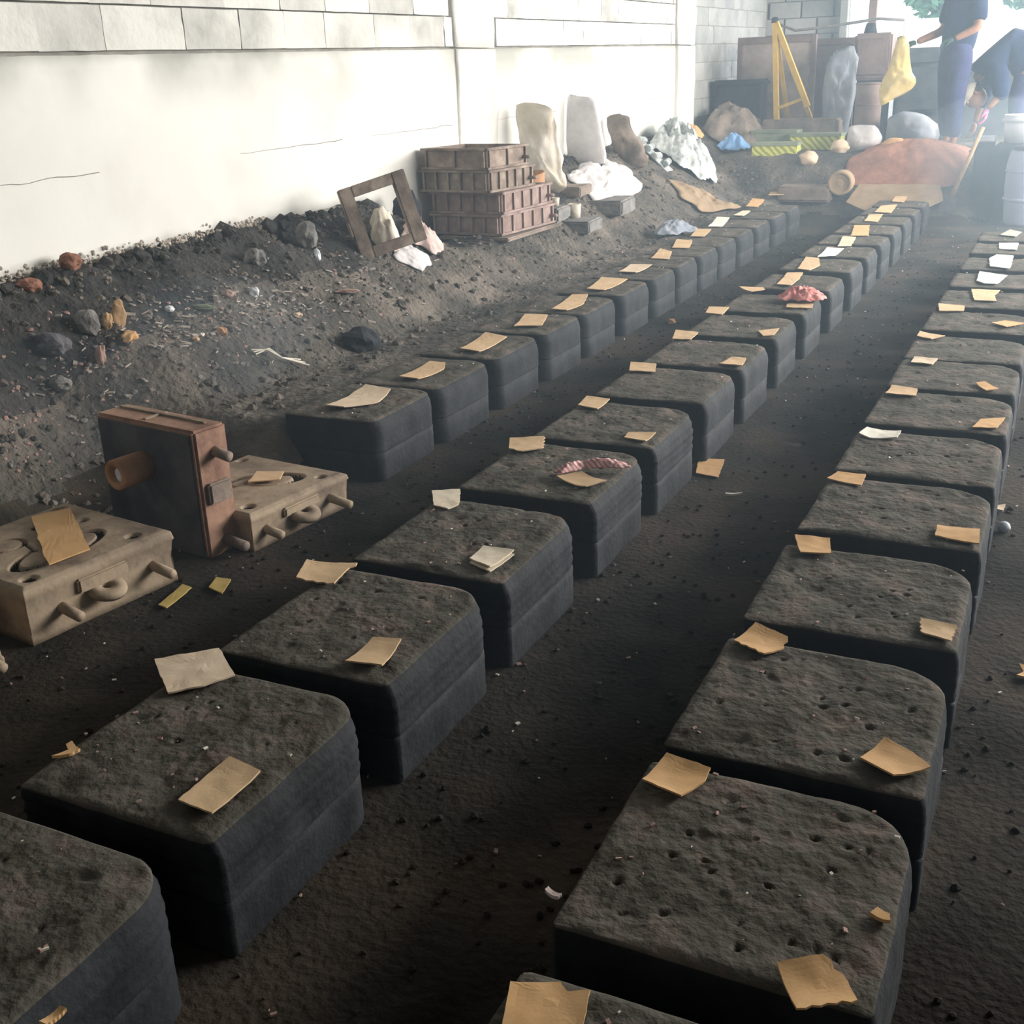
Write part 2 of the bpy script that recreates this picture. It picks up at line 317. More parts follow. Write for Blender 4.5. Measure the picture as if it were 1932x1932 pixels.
# ------------------------------------------------------------------ sand moulds
HT = .2244; DEP = .465
ROWS = {'left': ([-2.478, -2.109], [3.23, 3.70, 4.21, 4.717, 5.201, 5.74, 6.254, 6.704, 7.168, 7.63, 8.126, 8.643, 9.198, 9.72]),
        'middle': ([-1.509, -1.099], [.590, 1.12, 1.651, 2.174, 2.734, 3.264, 3.815, 4.345, 4.919, 5.495, 6.139, 6.764, 7.321, 7.879, 8.437, 8.995, 9.573, 10.151]),
        'right': ([-.532, -.098], [.63, 1.164, 1.659, 2.198, 2.75, 3.241, 3.76, 4.261, 4.732, 5.302, 5.872, 6.437, 7.023, 7.647, 8.226])}
def outline(w_, d_, rad, n):
    # rad: corner radii front-left, front-right, back-right, back-left; counter-clockwise seen from above
    cs = [(rad[0], rad[0], math.pi, rad[0]), (w_-rad[1], rad[1], 1.5*math.pi, rad[1]), (w_-rad[2], d_-rad[2], 0, rad[2]), (rad[3], d_-rad[3], .5*math.pi, rad[3])]
    P = []
    for x, y, a, r in cs:
        for k in range(7): t = a + .5*math.pi*k/6; P.append(Vector((x+r*math.cos(t), y+r*math.sin(t), 0)))
    L = [0]
    for i in range(len(P)): L.append(L[-1]+(P[(i+1) % len(P)]-P[i]).length)
    tot = L[-1]; out = []; j = 0
    for k in range(n):
        t = tot*k/n
        while L[j+1] < t: j += 1
        out.append(P[j].lerp(P[(j+1) % len(P)], (t-L[j])/max(1e-9, L[j+1]-L[j])))
    # keep the sharp corners
    for c in P[::7]+P[6::7]:
        i = min(range(n), key=lambda q: (out[q]-c).length); out[i] = c.copy()
    return out
def half(w_, d_, rad, z0, z1, n, rings, side_rows, seed, top, ridge, pits):
    O = outline(w_, d_, rad, n); c = Vector((w_/2, d_/2, 0)); V = []; F = []
    S = Vector((seed*5.3, seed*1.7, seed))
    for r in range(side_rows+1):
        z = z0 + (z1-.006-z0)*r/side_rows
        for p in O:
            fl = max(0, (p.x-w_*.5)/(w_*.5))**3*.020*FLARE*(1-(1-min(1, max(0, HT-z)/.055))**2)
            k = .0022*noise.noise(p*9+S+Vector((0, 0, z*8))) + .0032*noise.noise(p*15+S*1.3) + ridge*(.0016*math.sin(z*230+3*noise.noise(p*3+S)) + .002*noise.noise(Vector((p.x*3, p.y*3, z*55))+S))
            d = (p-c).normalized(); V.append((p.x+d.x*k+fl, p.y+d.y*k, z))
    if top:
        for r in range(rings):
            s = 1 - .012*(r == 0) - (0 if r == 0 else .012 + (r-1+.6)/(rings-.4)*.975)
            if r == 0: s = .992
            for p in O:
                q = c + (p-c)*s; q += (p-c).normalized()*(.0032*noise.noise(p*15+S*1.3)*max(0, 1-(1-s)*6))
                e = min(1, (1-s)/.06)
                hgt = .0055*noise.noise(q*9+S) + .0030*noise.noise(q*28+S) + .0012*noise.noise(q*85+S)
                hgt -= .008*max(0, noise.noise(q*22+S*2)-.45)/.5
                for (a, b, rr, dp) in pits:
                    dd = ((q.x-a)**2+(q.y-b)**2)/(rr*rr)
                    if dd < 1: hgt -= dp*(1-dd)
                drop = -.004*(1-e)
                V.append((q.x, q.y, z1+hgt*(.35+.65*e)+drop))
        V.append((c.x, c.y, z1)); R_ = side_rows+1+rings
    else:
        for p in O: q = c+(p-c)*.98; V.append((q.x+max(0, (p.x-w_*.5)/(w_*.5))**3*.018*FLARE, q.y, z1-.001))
        V.append((c.x, c.y, z1-.001)); R_ = side_rows+2
    for r in range(R_-1):
        for q in range(n): F.append((r*n+q, r*n+(q+1) % n, (r+1)*n+(q+1) % n, (r+1)*n+q))
    for q in range(n): F.append(((R_-1)*n+q, (R_-1)*n+(q+1) % n, R_*n))
    me = bpy.data.meshes.new('upper_half' if top else 'lower_half'); me.from_pydata(V, [], F); me.materials.append(M['sand'] if top else M['sand_side_shaded']); 
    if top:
        me.materials.append(M['sand_side_shaded']); ns = side_rows*n
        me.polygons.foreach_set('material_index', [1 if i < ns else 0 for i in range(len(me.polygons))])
    me.polygons.foreach_set('use_smooth', [True]*len(me.polygons)); return me
ORD = ['nearest', 'second', 'third', 'fourth', 'fifth', 'sixth', 'seventh', 'eighth', 'ninth', 'tenth', 'eleventh', 'twelfth', 'thirteenth', 'fourteenth', 'fifteenth', 'sixteenth', 'farthest']
SPEC = {
 'left': ['bearing the big curled pale card', 'bearing a short curved tan strip', 'bearing a long curved tan strip', 'bearing one tan card', 'bearing a slanted tan card', 'bearing a wide pale yellow card', 'bearing a wide greyish card', 'just beyond the greyish card', 'bearing one tan square', 'just nearer than the bright white card', 'bearing the bright white card', 'bearing the thin off-white card', 'bearing the orange-brown card', 'at the far end of the left row'],
 'middle': ['cut off by the lower left corner', 'bearing the creased card', 'with two tan cards, one torn', 'with two near white pieces of card', 'bearing the pink rag strip', 'next beyond the pink rag strip', 'bearing one small oblong card only', 'bearing a square and a pointed card', 'third one nearer than the crumpled pink rag\'s mould is not it, the next nearer is', 'bearing the crumpled pink rag', 'bearing a pale yellow slanted card', 'just nearer than the white strip', 'bearing the narrow white strip', 'just beyond the white strip', 'bearing a deep tan square', 'third from the far end', 'second from the far end', 'at the far end by the tan sheet'],
 'right': ['cut off by the bottom edge of the photo', 'pitted with small holes', 'fringed card at its back left', 'bearing a neat oblong card', 'wide card at its front right', 'bearing the folded white paper', 'next beyond the folded white paper', 'bearing a bent pointed card', 'bearing one tan card only', 'bearing a diamond shaped card', 'bearing the card with a notched edge', 'bearing the curved white paper', 'bearing the square white paper', 'bearing the oblong white paper', 'bearing the dull greyish card']}
SPEC['middle'][8] = 'just nearer than the crumpled pink rag'
meshes = {}
RP = random.Random(11)
for rn, ((xa, xb), ys) in ROWS.items():
    wd = xb-xa; FLARE = .45 if rn == 'right' else 1.0
    for i, y in enumerate(ys):
        near = y < 3.6; far = y > 6
        key = (rn, i) if near else (rn, 'far' if far else 'mid', i % 3)
        if key not in meshes:
            n, rg, sr = (176, 46, 12) if near else ((72, 12, 3) if far else (112, 22, 5))
            rad = {'left': (.01, .045, .08, .02), 'middle': (.006, .010, .09, .015), 'right': (.008, .010, .115, .012)}[rn]
            sd = RP.random()*20; pits = []
            if near:
                for _ in range(22 if (rn == 'right' and i < 3) else 9):
                    pits.append((RP.uniform(.05, wd-.05), RP.uniform(.05, DEP-.05), RP.uniform(.004, .0085), RP.uniform(.006, .014)))
                pits.append((wd*.86, DEP*.9, .03, .007))
            up = half(wd, DEP, rad, .106, HT, n, rg, sr, sd, True, 1.0 if near and rn == 'middle' else .35, pits)
            lo = half(wd*1.0, DEP, rad, 0, .1035, n, 1, max(2, sr//2), sd+3, False, .35, [])
            meshes[key] = (up, lo)
        up, lo = meshes[key]
        root = empty('sand_mould', (xa, y, 0))
        tag(root, 'black sand mould in the %s row, %s' % (rn, SPEC[rn][i]), 'sand mould', 'rows of black sand moulds on the casting floor')
        link('upper_half', up, None, root); link('lower_half', lo, None, root)
        root.rotation_euler.z = RP.uniform(-.005, .005)
        if i < len(ys)-1: root.scale.y = min(1, (ys[i+1]-y-.018)/DEP)
        if rn == 'right': root.scale.y = min(root.scale.y, .955)

CARDS = [
    ('middle',0,'pale',0.012,'creased pale card at the back left corner of the nearest whole middle-row mould',[(-1.582,1.547),(-1.491,1.64),(-1.391,1.564),(-1.419,1.502),(-1.465,1.453)]),
    ('middle',0,'kraft',0.01,'tan cardboard rectangle at the front right of the nearest whole middle-row mould',[(-1.208,1.317),(-1.132,1.304),(-1.129,1.173),(-1.206,1.18),(-1.212,1.272)]),
    ('middle',1,'kraft',0.012,'tan card with a torn ragged end, back left of the second whole middle-row mould',[(-1.589,2.097),(-1.46,2.129),(-1.466,2.086),(-1.451,2.007),(-1.552,2.0)]),
    ('middle',1,'kraft',0.014,'curled tan card at the front edge of the second middle-row mould from the front',[(-1.214,1.8),(-1.154,1.814),(-1.131,1.7),(-1.212,1.689)]),
    ('middle',2,'offw',0.006,'near white square scrap at the back left of the third middle-row mould',[(-1.546,2.652),(-1.474,2.692),(-1.423,2.583),(-1.434,2.539),(-1.486,2.555)]),
    ('middle',2,'offw',0.012,'double layer off-white folded card at the front edge of the third middle-row mould',[(-1.224,2.336),(-1.14,2.338),(-1.148,2.221),(-1.221,2.255)]),
    ('middle',3,'kraft',0.008,"tan card with ragged left end, back left of the pink rag strip's mould",[(-1.553,3.185),(-1.452,3.238),(-1.411,3.127),(-1.457,3.071),(-1.51,3.087)]),
    ('middle',3,'kraft',0.02,'tan card lying just in front of the pink rag strip',[(-1.254,2.873),(-1.204,2.946),(-1.105,2.892),(-1.144,2.826)]),
    ('middle',4,'kraft',0.008,'tan card at the back left of the fifth middle-row mould from the front',[(-1.509,3.747),(-1.417,3.739),(-1.407,3.596),(-1.497,3.631)]),
    ('middle',4,'kraft',0.008,'tan card at the front edge of the fifth middle-row mould from the front',[(-1.215,3.375),(-1.127,3.393),(-1.128,3.296),(-1.207,3.316)]),
    ('middle',5,'kraft',0.004,'small oblong tan card, the only card on the sixth middle-row mould',[(-1.536,4.295),(-1.429,4.3),(-1.389,4.166),(-1.494,4.16)]),
    ('middle',6,'kraft',0.004,'tan card at the back left of the seventh middle-row mould from the front',[(-1.551,4.94),(-1.44,4.925),(-1.429,4.769),(-1.509,4.757)]),
    ('middle',6,'kraft',0.01,'pointed tan card at the front edge of the seventh middle-row mould',[(-1.19,4.374),(-1.173,4.493),(-1.112,4.493),(-1.094,4.358)]),
    ('middle',7,'kraft',0.004,'tan card at the back left of the eighth middle-row mould from the front',[(-1.56,5.511),(-1.464,5.522),(-1.444,5.336),(-1.536,5.364)]),
    ('middle',7,'kraft',0.004,'small tan card at the front right of the eighth middle-row mould',[(-1.197,5.031),(-1.118,5.101),(-1.11,4.964),(-1.149,4.93)]),
    ('middle',8,'kraft',0.012,"curved yellowish card at the back left of the crumpled pink rag's mould",[(-1.558,6.082),(-1.436,6.113),(-1.413,6.053),(-1.461,5.96)]),
    ('middle',8,'kraft',0.006,'oblong tan card peeping out in front of the crumpled pink rag',[(-1.214,5.69),(-1.101,5.778),(-1.073,5.6),(-1.198,5.594)]),
    ('middle',9,'kraft',0.01,'pale yellow slanted card on the tenth middle-row mould from the front',[(-1.417,6.598),(-1.331,6.618),(-1.313,6.438),(-1.307,6.196),(-1.387,6.209)]),
    ('middle',10,'kraft',0.008,'tan card just nearer than the white strip in the middle row',[(-1.438,7.206),(-1.353,7.181),(-1.296,6.94),(-1.315,6.717),(-1.391,6.758)]),
    ('middle',11,'white',0.012,'narrow white strip, the only white card of the middle row beyond its third mould',[(-1.391,7.632),(-1.279,7.607),(-1.28,7.306),(-1.37,7.221)]),
    ('middle',12,'pale',0.005,'pale tan card just beyond the white strip in the middle row',[(-1.392,8.201),(-1.297,8.164),(-1.258,7.733),(-1.339,7.716)]),
    ('middle',13,'orange',0.005,'deep tan square card, fourth card from the far end of the middle row',[(-1.418,8.813),(-1.311,8.831),(-1.232,8.258),(-1.345,8.237)]),
    ('middle',14,'kraft',0.005,'tan card, third from the far end of the middle row',[(-1.418,9.481),(-1.32,9.495),(-1.288,9.025),(-1.392,9.074)]),
    ('middle',15,'kraft',0.006,'tan card, second from the far end of the middle row',[(-1.426,10.123),(-1.308,10.218),(-1.276,9.609),(-1.406,9.664)]),
    ('middle',16,'kraft',0.005,'dull tan card on the farthest mould of the middle row',[(-1.414,10.895),(-1.316,10.905),(-1.279,10.386),(-1.388,10.458)]),
    ('left',0,'pale',0.03,'large curled pale card with a rolled edge on the nearest left-row mould',[(-2.356,3.317),(-2.367,3.604),(-2.243,3.587),(-2.207,3.441),(-2.27,3.308)]),
    ('left',1,'kraft',0.02,'curved tan strip on the second left-row mould from the front',[(-2.33,4.049),(-2.256,4.043),(-2.216,3.961),(-2.222,3.761),(-2.321,3.782)]),
    ('left',2,'kraft',0.02,'long curved tan strip on the third left-row mould from the front',[(-2.357,4.623),(-2.23,4.579),(-2.205,4.258),(-2.325,4.306)]),
    ('left',3,'kraft',0.012,'tan card on the fourth left-row mould from the front',[(-2.37,5.08),(-2.255,5.098),(-2.18,4.857),(-2.297,4.799)]),
    ('left',4,'kraft',0.014,'slanted tan card on the fifth left-row mould from the front',[(-2.345,5.635),(-2.263,5.657),(-2.195,5.413),(-2.203,5.223),(-2.297,5.24)]),
    ('left',5,'kraft',0.014,'wide pale yellow card on the sixth left-row mould from the front',[(-2.395,6.195),(-2.23,6.179),(-2.225,6.001),(-2.226,5.797),(-2.34,5.835)]),
    ('left',6,'pale',0.014,'wide greyish tan card on the seventh left-row mould from the front',[(-2.395,6.692),(-2.262,6.701),(-2.257,6.399),(-2.371,6.412)]),
    ('left',7,'kraft',0.01,'tan card on the eighth left-row mould from the front',[(-2.434,7.372),(-2.318,7.273),(-2.233,6.945),(-2.357,6.962)]),
    ('left',8,'kraft',0.006,'tan card on the ninth left-row mould from the front',[(-2.464,7.836),(-2.339,7.805),(-2.252,7.433),(-2.369,7.435)]),
    ('left',9,'kraft',0.006,'tan card just nearer than the white card in the left row',[(-2.492,8.416),(-2.379,8.404),(-2.318,8.003),(-2.418,8.013)]),
    ('left',10,'white',0.012,'bright white card on the eleventh left-row mould from the front',[(-2.542,9.14),(-2.434,9.121),(-2.336,8.536),(-2.445,8.549)]),
    ('left',11,'offw',0.01,'thin off-white card between the bright white and the orange card of the left row',[(-2.46,9.598),(-2.391,9.607),(-2.358,9.239),(-2.455,9.298)]),
    ('left',12,'orange',0.006,'orange-brown card, second from the far end of the left row',[(-2.621,10.592),(-2.491,10.514),(-2.397,9.883),(-2.519,9.949)]),
    ('left',13,'kraft',0.004,'brownish card on the farthest mould of the left row',[(-2.637,11.376),(-2.464,11.286),(-2.421,10.942),(-2.545,10.882)]),
    ('right',-1,'orange',0.012,'large deep tan card cut off by the bottom edge of the photo',[(-0.53,1.031),(-0.472,1.059),(-0.457,1.048),(-0.43,1.058),(-0.416,0.995),(-0.506,0.956)]),
    ('right',0,'orange',0.016,'tan card at the back left of the nearest whole right-row mould',[(-0.51,1.614),(-0.429,1.599),(-0.428,1.566),(-0.449,1.502),(-0.523,1.524)]),
    ('right',0,'orange',0.02,'large frayed tan card at the front right of the nearest whole right-row mould',[(-0.224,1.196),(-0.171,1.234),(-0.136,1.205),(-0.117,1.17),(-0.183,1.126)]),
    ('right',1,'orange',0.016,'tan card with fringed lower edge at the back left of the second right-row mould',[(-0.491,2.153),(-0.413,2.117),(-0.418,2.065),(-0.443,2.024),(-0.514,2.066)]),
    ('right',1,'orange',0.016,'tan card with one torn corner at the front right of the second right-row mould',[(-0.178,1.804),(-0.127,1.775),(-0.095,1.745),(-0.147,1.687),(-0.206,1.725)]),
    ('right',2,'orange',0.008,'neat oblong tan card at the back left of the third right-row mould',[(-0.522,2.677),(-0.438,2.686),(-0.416,2.587),(-0.486,2.571)]),
    ('right',2,'kraft',0.008,'pale tan card with fringed left end, front right of the third right-row mould',[(-0.18,2.307),(-0.105,2.299),(-0.111,2.221),(-0.169,2.243)]),
    ('right',3,'orange',0.006,'tan card with a pointed left corner at the back left of the fourth right-row mould',[(-0.513,3.203),(-0.434,3.206),(-0.43,3.103),(-0.53,3.133)]),
    ('right',3,'orange',0.006,'wide tan card at the front right edge of the fourth right-row mould',[(-0.205,2.867),(-0.106,2.878),(-0.099,2.774),(-0.203,2.796)]),
    ('right',4,'white',0.016,'folded white paper at the back left of the fifth right-row mould',[(-0.506,3.667),(-0.398,3.655),(-0.4,3.577),(-0.482,3.566),(-0.518,3.59)]),
    ('right',5,'kraft',0.008,'dull tan card at the back left of the sixth right-row mould',[(-0.508,4.229),(-0.416,4.211),(-0.409,4.108),(-0.513,4.111)]),
    ('right',5,'orange',0.005,'tan card at the front right of the sixth right-row mould',[(-0.18,3.886),(-0.108,3.923),(-0.126,3.797),(-0.198,3.779)]),
    ('right',6,'pale',0.006,'pale card at the back left of the seventh right-row mould',[(-0.489,4.713),(-0.4,4.702),(-0.41,4.598),(-0.491,4.618)]),
    ('right',6,'orange',0.01,'bent pointed tan card at the front right of the seventh right-row mould',[(-0.233,4.357),(-0.203,4.383),(-0.151,4.297),(-0.19,4.254)]),
    ('right',7,'kraft',0.006,'tan card at the back left of the eighth right-row mould',[(-0.528,5.201),(-0.417,5.144),(-0.464,5.065),(-0.528,5.111)]),
    ('right',8,'kraft',0.004,'oblong tan card at the back left of the ninth right-row mould',[(-0.523,5.874),(-0.4,5.851),(-0.393,5.718),(-0.498,5.689)]),
    ('right',8,'orange',0.004,'thin orange-tan diamond card at the front right of the ninth right-row mould',[(-0.256,5.478),(-0.205,5.541),(-0.122,5.504),(-0.19,5.402)]),
    ('right',9,'kraft',0.006,'tan card with a notched right edge on the tenth right-row mould',[(-0.409,6.307),(-0.27,6.311),(-0.289,6.169),(-0.268,5.999),(-0.369,6.0)]),
    ('right',10,'white',0.01,"white paper with a curved lower edge, nearest of the right row's three far whites",[(-0.412,6.871),(-0.265,6.779),(-0.3,6.496),(-0.357,6.499),(-0.406,6.588)]),
    ('right',11,'white',0.006,'square white paper, middle one of the three white pieces in the right row',[(-0.368,7.545),(-0.272,7.522),(-0.265,7.018),(-0.372,7.09),(-0.401,7.387)]),
    ('right',12,'white',0.004,'oblong white paper, farthest of the three white pieces in the right row',[(-0.385,8.053),(-0.27,8.075),(-0.267,7.767),(-0.368,7.793)]),
    ('right',13,'grey',0.01,'dull greyish card on the farthest mould of the right row',[(-0.41,8.462),(-0.359,8.722),(-0.28,8.623),(-0.306,8.348)]),
    ('floor',0,'orange',0.0,'bright orange card lying in the aisle beside the fifth middle-row mould',[(-1.113,3.849),(-1.022,3.868),(-0.99,3.669),(-1.075,3.687)]),
    ('floor',0,'yellow',0.004,'long yellow strip on the dark floor beside the front casting plate',[(-2.158,2.262),(-2.119,2.254),(-2.093,2.12),(-2.13,2.13)]),
    ('floor',0,'yellow',0.004,'short yellow slip on the dark floor beside the upright plate',[(-2.098,2.336),(-2.05,2.342),(-2.008,2.251),(-2.074,2.275)]),
    ('plateL',0,'orange',0.01,'large tan card lying over the grooves of the front casting plate',[(-2.639,2.197),(-2.586,2.296),(-2.405,2.161),(-2.289,2.073),(-2.307,1.944)]),
    ('plateR',0,'kraft',0.006,'small yellowish card inside the ring groove of the rear casting plate',[(-2.339,2.868),(-2.252,2.899),(-2.217,2.828),(-2.297,2.766)]),
]
# ------------------------------------------------------------------ cards
def card(name, mtl, pts, z, curl, thick, seed, ragged=0.0):
    P = [Vector((x, y, 0)) for x, y in pts]; Q = []
    n = len(P); c = sum(P, Vector())/n
    L = max((a-b).length for a in P for b in P)
    for i in range(n):
        a, b = P[i], P[(i+1) % n]; k = max(2, int((b-a).length/(L/12)))
        for j in range(k):
            p = a.lerp(b, j/k); nn = Vector((b.y-a.y, a.x-b.x, 0)).normalized()
            p += nn*L*(.012*noise.noise(p*60+Vector((seed, 0, 0))) + (ragged*.02*(-1 if j % 2 else 1) if i % 2 else 0)); Q.append(p)
    ax = max(((P[(i+1) % n]-P[i]) for i in range(n)), key=lambda v: v.length).normalized()
    V = []; F = []; N_ = len(Q); rg = 5
    ext = max(abs((q-c).dot(ax)) for q in Q)
    for side in (0, 1):
        for r in range(rg):
            s = 1-r/rg
            for q in Q:
                p = c+(q-c)*s; t = (p-c).dot(ax)/ext
                V.append((p.x-c.x, p.y-c.y, curl*t*t + .0015*noise.noise(p*30+Vector((seed, 1, 2))) + side*thick))
        V.append((0, 0, side*thick))
    B = rg*N_+1
    for s_ in (0, 1):
        o = s_*B
        for r in range(rg-1):
            for q in range(N_):
                f = (o+r*N_+q, o+r*N_+(q+1) % N_, o+(r+1)*N_+(q+1) % N_, o+(r+1)*N_+q); F.append(f)
        for q in range(N_): F.append((o+(rg-1)*N_+q, o+(rg-1)*N_+(q+1) % N_, o+rg*N_))
    for q in range(N_): F.append((q, (q+1) % N_, B+(q+1) % N_, B+q))
    me = bpy.data.meshes.new(name); me.from_pydata(V, [], F); bm = bmesh.new(); bm.from_mesh(me); bmesh.ops.recalc_face_normals(bm, faces=bm.faces); bm.to_mesh(me); bm.free()
    return link(name, me, mtl, None, False, (c.x, c.y, z))
GR = {'left': 'cards on the left row of moulds', 'middle': 'cards on the middle row of moulds', 'right': 'cards on the right row of moulds', 'floor': 'card scraps on the dark floor', 'plateL': None, 'plateR': None}
def z_of(r_): return {'floor': .004, 'plateL': .168, 'plateR': .128}.get(r_, HT+.005)
for q, (r_, i, col, curl, desc, pts) in enumerate(CARDS):
    if False:
        a = Vector((-.955, 2.965, 0)); continue
    nm = 'paper_scrap' if col in ('white',) else 'cardboard_piece'
    o = card(nm, M[col], pts, z_of(r_), curl*.45, .0035, q*1.7, 1.0 if ('fringed' in desc or 'frayed' in desc or 'ragged' in desc) else 0)
    tag(o, desc, 'paper' if col == 'white' else 'card', GR[r_])
    if 'double layer' in desc:
        o2 = o; me = card('folded_layer', M[col], [(x+.006, y-.012) for x, y in pts], 0, curl*.3, .003, q+9); me.parent = o2; me.location = (.006, -.012, -.0045)
def rag(name, label, mtl, pts, wid, cat, seed):
    mb = MB(); rr = random.Random(seed)
    for k in range(5):
        P = [Vector(p)+Vector((rr.uniform(-wid, wid)*.6, rr.uniform(-wid, wid)*.6, rr.uniform(0, wid*.5))) for p in pts]; mb.tube(P, wid*.42, 8, wid*.3)
    o = mb.build(name, mtl, None, True); tag(o, label, cat); return o
def scrap(name, label, mtl, pts, cat='scrap', group=None, z=HT+.004, th=.006):
    o = card(name, mtl, pts, z, .004, th, pts[0][0]*17, .6); tag(o, label, cat, group); return o
scrap('torn_scrap', 'three-cornered torn orange scrap near the left edge of the nearest whole middle-row mould', M['orange'], [(-1.503, 1.196), (-1.488, 1.222), (-1.512, 1.238), (-1.510, 1.250), (-1.492, 1.240), (-1.476, 1.236), (-1.482, 1.216)])
scrap('torn_scrap', 'small orange scrap at the right edge of the pitted right-row mould', M['orange'], [(-.130, 1.342), (-.102, 1.334), (-.105, 1.352), (-.122, 1.358)])
scrap('torn_scrap', 'tiny orange tip of scrap at the bottom left corner of the photo', M['orange'], [(-1.046, .735), (-1.034, .735), (-1.03, .765), (-1.042, .765)])
scrap('torn_scrap', 'small pale pink scrap at the left edge of the pitted right-row mould', M['palepink'], [(-.572, 1.236), (-.548, 1.230), (-.546, 1.238), (-.57, 1.244)], z=.205)
scrap('torn_scrap', 'small yellow-orange scrap on the floor at the right edge of the photo', M['orange'], [(.02, 2.55), (.055, 2.55), (.05, 2.60), (.022, 2.61), (.034, 2.58)], z=.006)
scrap('torn_scrap', 'small pinkish card scrap on the floor right of the right row, beyond the pale stone', M['pale'], [(-.105, 3.66), (-.075, 3.64), (-.07, 3.70), (-.09, 3.69)], z=.006)
scrap('white_sliver', 'thin white sliver lying in the middle of the aisle', M['white'], [(-.918, 3.50), (-.868, 3.524), (-.87, 3.532), (-.92, 3.508)], z=.005)
tag(lump('round_stone', M['paleblue'], (-.062, 3.49, .016), (.019, .019, .017), 4, 3, .1, smooth=True), 'round pale blue-grey stone on the floor right of the right row', 'stone')

# crumbs of card and slag strewn about, far too many to count
rr = random.Random(5); mb = MB()
def crumb(x, y, z, s):
    a = rr.uniform(0, 6.3); R_ = Matrix.Translation((x, y, z)) @ Matrix.Rotation(a, 4, 'Z') @ Matrix.Rotation(rr.uniform(-.5, .5), 4, 'X'); mb.box((-s, -s*rr.uniform(.3, .8), -s*.3), (s, s*rr.uniform(.3, .8), s*.4), R_)
for (xa, xb), ys in ROWS.values():
    for y in ys:
        for _ in range(int(22 if y < 3 else 9)): crumb(rr.uniform(xa+.02, xb-.02), rr.uniform(y+.02, y+DEP-.03), HT+.003, rr.choice((.0015, .002, .003, .0045)))
for _ in range(520):
    y = 1+10*rr.random()**1.2; x = rr.uniform(-2.4, .5)
    crumb(x, y, TN(x, y)+.003, rr.uniform(.002, .006))
tag(mb.build('pale_crumbs', M['pinkstone']), 'pale crumbs of card and slag strewn over moulds and floor', 'crumbs', kind='stuff')
mb = MB()
for _ in range(260):
    y = 1+10*rr.random()**1.3; x = rr.uniform(-2.4, .4); crumb(x, y, TN(x, y)+.003, rr.uniform(.002, .005))
for (xa, xb), ys in ROWS.values():
    for y in ys:
        for _ in range(4): crumb(rr.uniform(xa+.02, xb-.02), rr.uniform(y+.02, y+DEP-.03), HT+.003, rr.choice((.002, .003, .004)))
tag(mb.build('white_crumbs', M['white']), 'small white crumbs strewn over moulds and floor', 'crumbs', kind='stuff')
# loose clods on the aisles and along the mould feet
bm = bmesh.new()
def clod(bm, x, y, z, s):
    r_ = bmesh.ops.create_icosphere(bm, subdivisions=1, radius=s, matrix=Matrix.Translation((x, y, z)) @ Matrix.Rotation(rr.uniform(0, 6), 4, 'Z') @ Matrix.Diagonal((1, rr.uniform(.6, 1), rr.uniform(.5, .8), 1)))
    for v in r_['verts']: v.co += Vector((rr.uniform(-1, 1), rr.uniform(-1, 1), rr.uniform(-1, 1)))*s*.18
for _ in range(1700):
    y = .9+9*rr.random()**1.4; x = rr.choice((rr.uniform(-1.07, -.55), rr.uniform(-2.08, -1.53), rr.uniform(-.08, .5), rr.uniform(-3.0, -2.1) if y < 3.1 else rr.uniform(-2.08, -1.53)))
    clod(bm, x, y, TN(x, y)+.002, rr.uniform(.003, .011))
me = bpy.data.meshes.new('sand_clods'); bm.to_mesh(me); bm.free(); tag(link('sand_clods', me, M['ground']), 'loose clods of black sand on the aisles', 'sand', kind='stuff')
for nm, mt, lab, cnt, smin, smax, seed in (('dark_rubble', M['bank'], 'dark slag lumps covering the bank along the wall', 2300, .008, .030, 1), ('grey_rubble', M['stone'], 'grey stone chips strewn over the bank along the wall', 520, .004, .020, 2), ('pale_rubble', M['pinkstone'], 'pinkish white ash and slag flakes strewn on the bank', 800, .003, .014, 3)):
    rr.seed(seed); bm = bmesh.new()
    for _ in range(cnt):
        y = 2.6+9*rr.random()**(1.9 if seed > 1 else 1.3); x = -2.62 - 1.05*rr.random()**(.8)
        if seed > 1 and y < 5.4: x = rr.gauss(-3.18, .17) if y > 3.3 else rr.gauss(-3.3, .12)
        if x < -3.63 or x > -2.5: continue
        clod(bm, x, y, TN(x, y)-.001, rr.uniform(smin, smax)*(1 if rr.random() < .5 else .5))
    me = bpy.data.meshes.new(nm); bm.to_mesh(me); bm.free(); tag(link(nm, me, mt), lab, 'rubble', kind='stuff')

rr.seed(9); mb = MB()
for _ in range(430):
    y = rr.gauss(3.75, .75); x = -3.22+.12*(y-3.7)*.5+rr.gauss(0, .10)
    if x < -3.6 or x > -2.7 or y < 2.9: continue
    s = rr.uniform(.004, .015); R_ = Matrix.Translation((x, y, TN(x, y)+.004)) @ Matrix.Rotation(rr.uniform(0, 6.3), 4, 'Z') @ Matrix.Rotation(rr.uniform(-.6, .6), 4, 'X') @ Matrix.Rotation(rr.uniform(-.4, .4), 4, 'Y'); mb.box((-s*1.3, -s*.5, -s*.2), (s*1.3, s*.6, s*.2), R_)
tag(mb.build('ash_flakes', M['ashflake']), 'pale ash flakes and splinters strewn in a band over the bank', 'flakes', kind='stuff')

